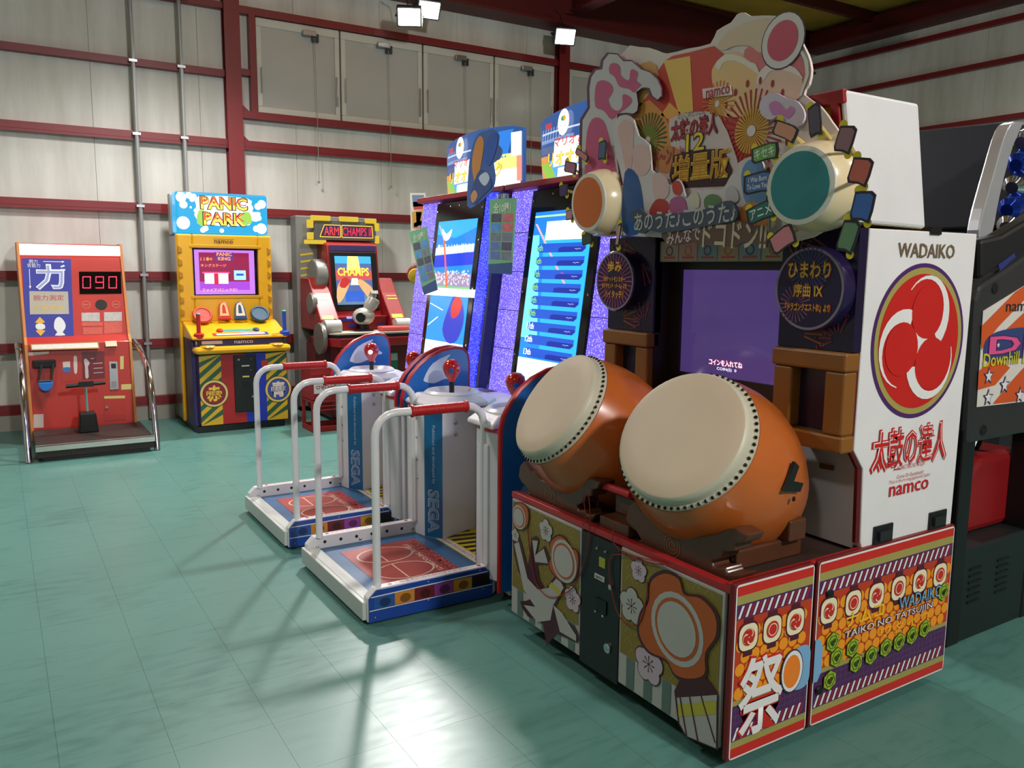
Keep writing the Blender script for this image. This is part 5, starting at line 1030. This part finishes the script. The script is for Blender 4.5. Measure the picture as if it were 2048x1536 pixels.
# console
lo = part('console', MB().box(.27, 1.09, -1.04, -.6, .06, .72), M((60, 36, 80), .4), pk_, bevel=.03)
part('console_flank', MB().box(.235, .29, -.98, -.6, .06, .86), M((40, 34, 90), .4), pk_, bevel=.004)
pfr = PY(-1.0408)
def X_(x, y=790): return pfr.lpx(x, y)[0]
xs = [.285, .475, .66, .86, 1.075]
Art(pfr, 1).rect(xs[1], .07, .69, .715).done('red_print', M((168, 30, 34), .4), lo); Art(pfr, 1).rect(.69, .07, xs[3]+.02, .715).done('blue_print', M((30, 50, 170), .4), lo)
Art(pfr, 1).rect(xs[0], .07, xs[1], .715).rect(xs[3]+.02, .07, xs[4], .715).done('stripe_print', M((222, 172, 40), .4), lo)
for x0, x1 in ((xs[0], xs[1]), (xs[3]+.02, xs[4])):
    q = Art(pfr, 2); z = .0
    while z < .72:
        pts = [(x0, z), (x1, z+.16), (x1, z+.21), (x0, z+.05)]
        pts = [(x, min(max(y, .07), .715)) for x, y in pts]
        if len({round(y, 4) for _, y in pts}) > 1: q.loc(pts)
        z += .1
    q.done('stripe_print', M((40, 92, 66), .4), lo)
for x, cc, k1, k2 in ((.405, (140, 30, 40), '赤', 'RED'), (.99, (60, 80, 170), '青', 'BLUE')):
    Art(pfr, 3).disc(x, .36, .128, n=36).done('badge_print', M((60, 30, 30), .4), lo); Art(pfr, 4).disc(x, .36, .122, n=36).done('badge_print', M((222, 190, 110), .4), lo); Art(pfr, 5).disc(x, .36, .102, n=36).done('badge_print', M((60, 30, 40), .4), lo); Art(pfr, 6).disc(x, .36, .096, n=36).done('badge_print', M(cc, .4), lo)
    letters(k1, pfr, (x, .36), .13, .15, M((226, 206, 190) if k2 == 'BLUE' else (232, 190, 70), .4), lo, k=7, bold=.04); letters(k2, pfr, (x, .365), .15, .05, M((90, 30, 20), .4), lo, k=8, bold=.06); letters(k2, pfr, (x, .365), .14, .042, M((240, 180, 60) if k2 == 'RED' else (190, 200, 226), .4), lo, k=9, bold=.02)
cdr = part('coin_door', MB().box(.585, .79, -1.055, -1.04, .17, .70), M((20, 20, 22), .4), pk_, bevel=.008)
pcd = PY(-1.0558)
for x, z in ((.735, .56), (.745, .31), (.63, .66), (.74, .66)): part('lock', MB().lathe([(.01, 0), (.01, .006)], pcd.at(x, z), (0, -1, 0), 12), CHROME, cdr, smooth=True)
for x, z, w_, h_c, cc in ((.69, .6, .07, .012, (200, 200, 200)), (.69, .5, .06, .014, (200, 190, 90)), (.69, .43, .07, .05, (8, 8, 8))): part('coin_plate', MB().box(x-w_/2, x+w_/2, -1.0585, -1.055, z-h_c/2, z+h_c/2), M(cc, .4), cdr)
Art(pfr, 2, .001).rect(.84, .58, .90, .64).done('price_label', M((196, 50, 50), .4), lo)
lip = part('console_lip', MB().box(.24, 1.105, -1.12, -.62, .725, .79), YEL, pk_, bevel=.03)
for dx in (.36, .98): part('lip_dish', MB().lathe([(.07, 0), (.06, .012), (.02, .014)], (dx, -1.06, .788), (0, 0, 1), 18), M((214, 156, 20), .32), lip, smooth=True)
stp = part('maker_strip', MB().prism([(.26, -1.03, .79), (1.08, -1.03, .79), (1.08, -1.01, .85), (.26, -1.01, .85)], (0, .02, 0)), M((52, 40, 92), .35), pk_)
pst_ = Plane((0, -1.03, .79), (1, 0, 0), (0, .02, .06)).off(.001); Art(pst_, 1).rect(.27, .02, .5, .05).done('strip_print', M((222, 200, 200), .4), stp); letters('namco', pst_, (.69, .03), .17, .026, M((222, 222, 230), .4), stp, k=2, bold=.01)
deck = part('control_deck', MB().prism([(.23, -1.06, .852), (.23, -1.06, .875), (.23, -.72, .985), (.23, -.64, 1.0), (.23, -.64, .852)], (.86, 0, 0)), YEL, pk_, bevel=.02)
dp = Plane((0, -1.06, .8755), (1, 0, 0), (0, .34, .11)).off(.001)
Art(dp, 1).rect(.42, .02, .66, .085).done('deck_print', M((190, 40, 44), .4), deck); Art(dp, 1).rect(.66, .02, .92, .085).done('deck_print', M((40, 60, 170), .4), deck); Art(dp, 2).rrect(.45, .035, .89, .07, .016).done('deck_print', M((226, 220, 214), .4), deck); Art(dp, 1).loc([(.46, .12), (.86, .12), (.82, .17), (.49, .17)]).done('deck_print', M((60, 150, 150), .4), deck)
for x, cc in ((.5, (190, 30, 34)), (.83, (20, 60, 110))): part('start_button', MB().lathe([(.03, 0), (.028, .012), (.02, .016)], dp.at(x, .135, 2), dp.n, 18), M(cc, .35), deck, smooth=True)
for px_, cc, tip in (((398, 672), (178, 30, 30), (402, 628)), ((569, 666), (36, 70, 170), (568, 622))):
    b_ = PY(-1.02).px(*px_); t_ = PY(-1.02).px(*tip); lv = part('lever', MB().lathe([(.03, -.03), (.045, -.022), (.046, .015), (.03, .026)], b_, (0, 0, 1), 18).tube([b_+Vector((0, 0, .02)), Vector((b_.x, b_.y, t_.z-.01))], .019, 12), M(cc, .3, coat=.4), pk_, smooth=True)
    part('lever_tip', MB().ball((b_.x, b_.y, t_.z), .022, 12, (1, 1, .5)), M((60, 160, 130), .35), lv, smooth=True); part('lever_post', MB().tube([b_-Vector((0, 0, .03)), Vector((b_.x, b_.y, .78))], .02, 10), DKGREY, lv)
for px_, cc in (((405, 630), (186, 50, 36)), ((520, 627), (20, 70, 100))):
    c_ = PY(-.74).px(*px_); part('drum_pad', MB().lathe([(.085, -.03), (.09, 0), (.082, .012), (.07, .012), (.066, .005), (.01, .004)], c_, (0, -.75, .6), 26), M(cc, .35, coat=.3), pk_, smooth=True)
for px_, cc, fc in (((448, 620), (186, 40, 36), (206, 170, 120)), ((480, 620), (36, 60, 110), (206, 196, 170))):
    c_ = PY(-.73).px(*px_); ph = Plane(c_, (1, 0, 0), (0, .35, .9)); pth = [(-.06, -.09), (.06, -.09), (.045, .03), (.03, .07), (0, .085), (-.03, .07), (-.045, .03)]
    hd = part('card_holder', MB().prism([ph.at(a, b) for a, b in pth], -ph.n*.03), M(cc, .35), pk_, bevel=.006); Art(ph, 2).loc([(a*.72, b*.75+.01) for a, b in pth]).done('card_print', M(fc, .4), hd); Art(ph, 3).loc([(a*.3, b*.5+.012) for a, b in pth]).done('card_print', M(cc, .4), hd)
# ------------------------------------------------------------------ arm wrestling cabinet
c4 = crop(560, 400, .3125)
am = thing('arm_wrestling_cabinet', 'red arm wrestling cabinet with a jointed grey robot arm on its table', 'arcade game', (1.92, -.7, 0))
AR = M((140, 24, 28), .35, coat=.3); AG = M((120, 120, 116), .45)
part('back_board', MB().box(1.42, 2.3, -.34, -.16, .05, 2.03), AG, am, bevel=.01)
pab = PY(-.3405)
q = Art(pab, 1)
for j in range(4): q.loc([(1.46, 1.62-j*.07), (1.6, 1.64-j*.07), (1.59, 1.66-j*.07), (1.46, 1.64-j*.07)])
q.done('slash_print', M((206, 180, 50), .4), am)
sb = part('sign_box', MB().prism([(1.52, -.52, 1.78), (2.24, -.52, 1.78), (2.2, -.52, 1.99), (1.58, -.52, 1.99)], (0, .18, 0)), M((96, 94, 90), .45), am, bevel=.01)
psb = PY(-.5206)
Art(psb, 1).loc([(1.60, 1.81), (2.19, 1.81), (2.18, 1.94), (1.66, 1.94)]).done('sign_face', E_((70, 44, 90), .6), sb)
letters('ARM', psb, (1.735, 1.875), .155, .085, E_((255, 60, 60), 1.4), sb, k=2, bold=.0); letters('CHAMPS II', psb, (2.01, 1.875), .31, .085, E_((240, 40, 60), 1.4), sb, k=2, bold=.0)
Art(psb, 2).line([(1.61, 1.815), (1.66, 1.935), (1.83, 1.935), (1.83, 1.815), (1.61, 1.815)], .008).line([(1.845, 1.815), (1.845, 1.935), (2.175, 1.935), (2.185, 1.815), (1.845, 1.815)], .008).done('sign_line', E_((250, 200, 60), 1.2), sb)
for x, z, w_, h_b in ((1.62, 2.0, .2, .05), (1.92, 2.0, .2, .05), (2.16, 1.99, .12, .05), (1.56, 1.76, .22, .04), (2.23, 1.93, .04, .08), (2.23, 1.80, .04, .08), (1.51, 1.94, .06, .08), (1.51, 1.82, .06, .07)):
    part('warning_block', MB().box(x-w_/2, x+w_/2, -.545, -.5, z-h_b/2, z+h_b/2), M((240, 204, 40), .4, emit=.7), sb, bevel=.006)  # glow put into the yellow to brighten the blocks
mbp = [(-.3, .9), (-.78, .9), (-.72, 1.08), (-.62, 1.74), (-.5, 1.77), (-.3, 1.77)]
mo_ = part('monitor_body', MB().prism([(1.64, y, z) for y, z in mbp], (.55, 0, 0)), AR, am, bevel=.015)
pmn = Plane((0, -.72, 1.08), (1, 0, 0), (0, .1, .66)).off(.001)
part('name_plate', MB().prism([pmn.at(1.67, .60), pmn.at(2.16, .60), pmn.at(2.16, .655), pmn.at(1.67, .655)], pmn.n*.006), M((50, 40, 90), .4), mo_)
part('monitor_bezel', MB().prism([pmn.at(1.665, -.01), pmn.at(2.165, -.01), pmn.at(2.165, .59), pmn.at(1.665, .59)], pmn.n*.012), BLACK, mo_, bevel=.006)
sca = part('screen', MB().prism([pmn.at(1.71, .05, 14), pmn.at(2.1, .05, 14), pmn.at(2.1, .545, 14), pmn.at(1.71, .545, 14)], pmn.n*.001), E_((90, 110, 170), .9), am)
psa = pmn.off(.0142)
def S_(k, pts, rgb, e=1.2, sm=0): Art(psa, k).loc(pts, sm).done('picture', E_(rgb, e), sca)
S_(1, [(1.71, .47), (2.1, .47), (2.1, .545), (1.71, .545)], (60, 170, 214)); S_(2, [(1.83, .40), (1.98, .40), (1.96, .545), (1.85, .545)], (250, 230, 120), 1.4); S_(1, [(1.71, .3), (2.1, .3), (2.1, .4), (1.71, .4)], (190, 80, 80)); S_(1, [(1.71, .05), (2.1, .05), (2.1, .15), (1.71, .15)], (90, 120, 150)); S_(2, [(1.8, .08), (2.0, .08), (2.0, .19), (1.8, .19)], (40, 90, 190)); S_(2, [(1.86, .25), (1.96, .25), (1.94, .32), (1.88, .32)], (250, 240, 200), 1.4)
S_(3, [(1.71, .07), (1.77, .11), (1.85, .26), (1.84, .32), (1.76, .3), (1.71, .2)], (230, 176, 120), 1.1, 2); S_(4, [(1.74, .24), (1.8, .22), (1.86, .29), (1.82, .33), (1.77, .31)], (190, 40, 40), 1.1, 2); S_(3, [(2.1, .07), (2.04, .12), (1.94, .27), (1.97, .31), (2.05, .26), (2.1, .2)], (224, 170, 116), 1.1, 2)
letters('CHAMPS', psa, (1.9, .385), .34, .085, E_((250, 200, 70), 1.4), sca, k=5, bold=.03)
# shoulders: stepped red flanks with round grey discs
for x0, x1, s in ((1.45, 1.64, -1), (2.19, 2.36, 1)):
    fk = part('shoulder', MB().prism([(x0, -.3, .88), (x0, -1.0, .88), (x0, -.95, 1.0), (x0, -.72, 1.25), (x0, -.6, 1.4), (x0, -.3, 1.4)], (x1-x0, 0, 0)), AR, am, bevel=.012)
    dpl = Plane((0, -.95, 1.0), (1, 0, 0), (0, .23, .25)).off(.001)
    Art(dpl, 1).rect(x0+.04, .25, x0+.15, .262).rect(x0+.04, .29, x0+.15, .302).rect(x0+.02, .0, x0+.14, .05).done('slash_print', M((222, 180, 40), .4), fk)
    part('shoulder_pad', MB().lathe([(.07, 0), (.07, .16)], (x0+.01, -1.02, .93), (1, 0, 0), 20), M((176, 176, 172), .4), fk, smooth=True)
xd = 1.52
part('side_disc', MB().lathe([(.16, 0), (.17, .01), (.17, .10), (.155, .12)], (xd, -.52, 1.42), (1, 0, 0), 30), M((136, 136, 132), .35, .4), am, smooth=True)
part('side_disc', MB().lathe([(.1, 0), (.105, .01), (.1, .05)], (1.42, -.72, 1.15), (1, 0, 0), 26), M((130, 130, 126), .35, .4), am, smooth=True)
part('side_disc', MB().lathe([(.15, 0), (.155, .01), (.15, .04)], (1.40, -1.02, .82), (1, 0, 0), 26), M((120, 120, 116), .35, .4), am, smooth=True)
Art(dpl, 1).rect(1.72, -.0, 1.86, .03).done('slash_print', M((50, 60, 150), .4), mo_); part('front_sill', MB().box(1.64, 2.19, -.86, -.7, .88, 1.02), AR, am, bevel=.01)
for x, z, w_ in ((1.77, .985, .16), (1.81, .925, .08), (2.12, .93, .1)): part('sill_badge', MB().box(x-w_/2, x+w_/2, -.864, -.86, z-.015, z+.015), M((44, 54, 150), .4), am)
tb = part('table', MB().prism([(1.45, -.8, .855), (1.45, -1.02, .855), (1.56, -1.17, .855), (2.42, -1.17, .855), (2.42, -.8, .855)], (0, 0, .022)), M((196, 186, 170), .4), am)
part('table_edge', MB().prism([(1.44, -.8, .83), (1.44, -1.025, .83), (1.555, -1.18, .83), (2.43, -1.18, .83), (2.43, -.8, .83)], (0, 0, .03)), BLACK, tb)
part('table_skirt', MB().prism([(1.43, -.7, .74), (1.43, -1.03, .74), (1.55, -1.19, .74), (2.45, -1.19, .74), (2.45, -.7, .74)], (0, 0, .088)), AR, tb, bevel=.01)
part('elbow_pad', MB().box(2.02, 2.32, -1.12, -.98, .878, .925), M((196, 70, 66), .5), tb, bevel=.018); part('arm_post', MB().tube([(1.58, -1.0, .878), (1.58, -1.0, 1.01)], .012, 8), BLACK, tb)
bs = part('base', MB().box(1.5, 2.36, -1.08, -.2, .04, .74), M((104, 20, 26), .4), am, bevel=.01); part('base_foot', MB().box(1.54, 2.3, -1.0, -.25, 0, .04), BLACK, am)
part('coin_panel', MB().box(2.12, 2.2, -1.09, -1.08, .38, .66), M((30, 110, 76), .4), bs); part('coin_slot', MB().box(2.125, 2.195, -1.094, -1.09, .58, .65), M((190, 190, 186), .3, .6), bs); part('coin_return', MB().box(2.125, 2.195, -1.094, -1.09, .39, .44), M((190, 190, 186), .3, .6), bs); part('leg_post', MB().box(1.6, 1.63, -1.1, -1.08, .2, .72).box(2.32, 2.36, -1.1, -1.08, .2, .72), M((190, 186, 180), .4), bs)
# robot arm
rc = Plane((0, -.95, 0), (1, 0, 0), (0, 0, 1))
e0 = rc.px(*c4((535, 745))[0]); e1 = rc.px(*c4((588, 660))[0]); e2 = rc.px(*c4((592, 612))[0])
RA = M((176, 174, 168), .3, .2, coat=.3)
rob = part('robot_arm', MB().ball(e0, .105, 20, (1.1, .9, .85)), RA, am, smooth=True)
part('elbow_cap', MB().lathe([(.05, 0), (.045, .012), (.01, .014)], e0+Vector((-.06, -.075, -.005)), (-.55, -.8, 0), 20), BLACK, rob, smooth=True)
part('forearm', MB().lathe([(.04, -.02), (.06, .03), (.07, .07), (.066, .13), (.05, .14)], e0+(e1-e0)*.45, (e1-e0), 18), RA, rob, smooth=True); part('forearm_joint', MB().tube([e0, e1], .042, 12), BLACK, rob)
hand = MB().ball(e2, .04, 14, (1, 1, 1))
for j in range(4): hand.tube([e2+Vector((-.03+j*.02, -.02, .02)), e2+Vector((-.03+j*.02, -.045, .045)), e2+Vector((-.028+j*.018, -.06, .02))], .01, 6)
part('robot_hand', hand, RA, rob, smooth=True); part('arm_base', MB().lathe([(.1, .878), (.1, .89), (.05, .9), (.045, e0.z-.05)], (e0.x, e0.y, 0), (0, 0, 1), 20), BLACK, rob)
# ------------------------------------------------------------------ red bottle crates
for j, (z0, lab) in enumerate(((0.0, 'lower red bottle crate upside down beside the arm wrestling cabinet'), (.30, 'upper red bottle crate with an upside-down white label beside the arm wrestling cabinet'))):
    t = thing('bottle_crate', lab, 'crate', (1.34, -1.33, z0), 'stacked bottle crates')
    cx0, cx1, cy0, cy1 = 1.16, 1.54, -1.5, -1.2
    fr_ = MB().box(cx0, cx1, cy0, cy1, z0+.272, z0+.295)
    for a in (cx0, cx1-.03):
        for b in (cy0, cy1-.03): fr_.box(a, a+.03, b, b+.03, z0, z0+.272)
    fr_.box(cx0+.03, cx1-.03, cy0, cy0+.014, z0+.0, z0+.05).box(cx0+.03, cx1-.03, cy1-.014, cy1, z0, z0+.05).box(cx0, cx0+.014, cy0+.03, cy1-.03, z0, z0+.05).box(cx1-.014, cx1, cy0+.03, cy1-.03, z0, z0+.05)
    if j: fr_.box(cx0+.03, cx1-.03, cy0, cy0+.014, z0+.05, z0+.272).box(cx0, cx0+.014, cy0+.03, cy1-.03, z0+.05, z0+.272)
    cr = part('crate_shell', fr_, M((150, 26, 30), .45), t, bevel=.004)
    for k in range(2): part('crate_rib', MB().box(cx0-.003, cx1+.003, cy0-.006, cy0, z0+.2+k*.035, z0+.21+k*.035), M((166, 34, 36), .45), cr)
    if j:
        pcr = PY(cy0-.0065); lb_ = Art(pcr, 1).rect(cx0+.02, z0+.06, cx1-.02, z0+.17).done('crate_label', M((206, 198, 198), .45), cr)
        letters('★SAPPORO', pcr, (1.35, z0+.115), .30, .045, M((160, 30, 36), .4), lb_, k=2, rot=PI, bold=.015)
# ------------------------------------------------------------------ downhill cycling game behind the drum game (right edge)
dbY = -7.045
db = thing('cycling_game_cabinet', 'dark grey cycling game with a red striped side panel at the right edge', 'arcade game', (2.3, -6.8, 0))
pdb = PY(dbY); DG = M((44, 44, 46), .4, coat=.2)
def L_(pts): return [pdb.px(*p) for p in pts]
sf = part('side_frame', MB().prism(L_([(1933, 890), (1940, 760), (1950, 600), (1958, 572), (1972, 562), (2000, 545), (2048, 512), (2130, 455), (2130, 860), (2048, 868)]), (0, .3, 0)), DG, db, bevel=.02)
pdp = PY(dbY-.0012)
sp2 = Art(pdp, 1, .002).px([(1965, 622), (2048, 571), (2120, 527), (2120, 790), (2048, 803), (1952, 814)]).done('side_print_panel', M((216, 210, 204), .4), sf)
pdq = PY(dbY-.0045)
def dq(k, pts, rgb, sm=0): Art(pdq, k).px(pts, sm).done('panel_print', M(rgb, .4), sp2)
dq(1, [(1963, 652), (2030, 584), (2048, 572), (2048, 600), (1995, 655), (1962, 700)], (206, 86, 36)); dq(1, [(2000, 670), (2048, 625), (2110, 560), (2110, 600), (2048, 655), (2030, 680)], (206, 86, 36)); dq(1, [(1957, 742), (1990, 715), (2020, 735), (1990, 770), (1955, 780)], (206, 86, 36)); dq(1, [(1985, 808), (2020, 765), (2070, 710), (2110, 680), (2110, 720), (2050, 780), (2030, 803)], (206, 86, 36))
dq(2, [(1966, 700), (1975, 675), (2005, 660), (2060, 656), (2100, 680), (2100, 705), (2050, 715), (1995, 722), (1972, 722)], (50, 66, 120), 3)
lpx_text('DB', pdq, 1978, 668, 2095, 706, M((80, 30, 90), .4), sp2, k=3, bold=.05); lpx_text('DB', pdq, 1980, 670, 2092, 704, M((220, 84, 140), .4), sp2, k=4, bold=.02)
lpx_text('Downhill Bikers', pdq, 1968, 702, 2090, 728, M((206, 196, 40), .4), sp2, k=5, bold=.01); lpx_text('namco', pdq, 2012, 607, 2075, 622, M((40, 38, 44), .4), sp2, k=3, bold=.005)
for x, y, r in ((1976, 752, 16), (2008, 770, 17), (1975, 795, 16), (2038, 790, 16), (1995, 690, 7)):
    c_ = pdq.lpx(x, y); rr_ = r*.0024
    for k, f_, cc in ((3, 1.0, (50, 40, 100)), (4, .72, (226, 224, 222))): Art(pdq, k).loc([(c_[0]+rr_*f_*(1 if i % 2 == 0 else .42)*math.cos(PI/2+i*PI/5), c_[1]+rr_*f_*(1 if i % 2 == 0 else .42)*math.sin(PI/2+i*PI/5)) for i in range(10)]).done('star_print', M(cc, .4), sp2)
for x, y in ((1989, 577), (1966, 860)): part('frame_hole', MB().lathe([(.022, 0), (.02, .004)], pdb.px(x, y), (0, -1, 0), 16), BLACK, sf, smooth=True)
part('front_post', MB().box(1.93, 2.02, dbY+.01, dbY+.12, .0, .9), M((20, 20, 22), .4), db, bevel=.008); part('front_post', MB().box(2.5, 2.6, dbY+.01, dbY+.12, .0, .95), M((16, 16, 18), .4), db, bevel=.008)
bb = part('base_box', MB().box(1.92, 2.62, dbY+.015, -6.56, .0, .40), M((22, 32, 32), .5), db, bevel=.01)
for g_ in (2.06, 2.27):
    for j in range(6): part('vent_slot', MB().box(g_, g_+.09, dbY+.010, dbY+.015, .16+j*.028, .168+j*.028), M((10, 12, 12), .5), bb)
rb_ = part('pedal_housing', MB().prism([(2.18, -6.93, .40), (2.18, -6.93, .66), (2.26, -6.93, .73), (2.62, -6.93, .73), (2.62, -6.93, .40)], (0, .4, 0)), M((140, 22, 26), .4), db, bevel=.03)
part('handle_frame', MB().tube([(2.1, -6.9, .86), (2.3, -6.85, .8), (2.6, -6.8, .82)], .018, 8).tube([(2.25, -6.86, .8), (2.34, -6.84, .7)], .014, 8).tube([(2.45, -6.83, .8), (2.36, -6.84, .7)], .014, 8), M((24, 24, 26), .35), db, smooth=True)
part('gold_strut', MB().tube([(2.2, -6.85, .82), (2.22, -6.85, .92)], .012, 8).tube([(2.44, -6.84, .82), (2.48, -6.84, .98)], .014, 8), M((200, 160, 60), .3, .9), db, smooth=True)
part('monitor_shroud', MB().prism(L_([(1962, 480), (2005, 470), (2130, 395), (2130, 450), (2048, 505), (1985, 545), (1962, 560)]), (0, .07, 0)), M((20, 20, 22), .5), db, bevel=.015)
part('shroud_label', Art(PY(dbY-.002), 0, .002).px([(1996, 530), (2028, 506), (2030, 514), (1999, 542)]).mb, M((40, 50, 120), .4), db)
# chrome canopy of the neighbouring rider game
cn = thing('chrome_canopy_game', 'chrome and blue ribbed canopy rising at the right edge above the cycling game', 'arcade game', (3.02, -6.45, 0))
pcn = PY(-6.62)
def N_(pts): return [pcn.px(*p) for p in pts]
part('canopy_rail', MB().prism(N_(smooth_loop([(1958, 475), (1962, 440), (1975, 390), (1992, 330), (2008, 275), (2022, 247), (2040, 243), (2046, 250), (2028, 290), (2008, 360), (1995, 420), (1985, 470), (1970, 486)], 2)), (0, .06, 0)), M((206, 208, 214), .3, .6), cn, bevel=.012)
rib = [pcn.px(*p) for p in ((2046, 252), (2030, 300), (2014, 360), (2002, 420), (1995, 470))]
for k, (x, y, w_) in enumerate(((2050, 285, 70), (2040, 330, 90), (2032, 375, 100), (2022, 420, 110), (2020, 455, 110))):
    c_ = pcn.px(x, y); part('canopy_rib', MB().lathe([(.03, 0), (.055, .02), (.055, .3), (.03, .32)], c_+Vector((0, .02, 0)), (.93, 0, .35), 14), CHROME if k % 2 == 0 else M((30, 60, 170), .15, .7), cn, smooth=True)
part('canopy_post', MB().box(2.95, 3.1, -6.5, -6.38, 0, 1.62), BLACK, cn, bevel=.01)
part('canopy_bracket', MB().tube([pcn.px(1975, 475)+Vector((0, .03, 0)), Vector((3.02, -6.44, 1.58))], .03, 8), BLACK, cn)
# dark display hood further back
pdk = PX(3.3)
k4 = [pdk.px(*p) for p in ((1790, 265), (2018, 243), (2030, 452), (1800, 462))]
hd_ = thing('dark_display_hood', 'large plain dark display back behind the drum game and the chrome canopy', 'arcade game', (3.45, sum(p.y for p in k4)/4, 0))
part('hood', MB().prism(k4, (.25, 0, 0)), M((40, 42, 50), .5), hd_, bevel=.01)
ym = sum(p.y for p in k4)/4
part('hood_body', MB().box(3.36, 4.0, ym-.35, ym+.35, 0, min(p.z for p in k4)+.05), M((30, 30, 34), .5), hd_, bevel=.01)
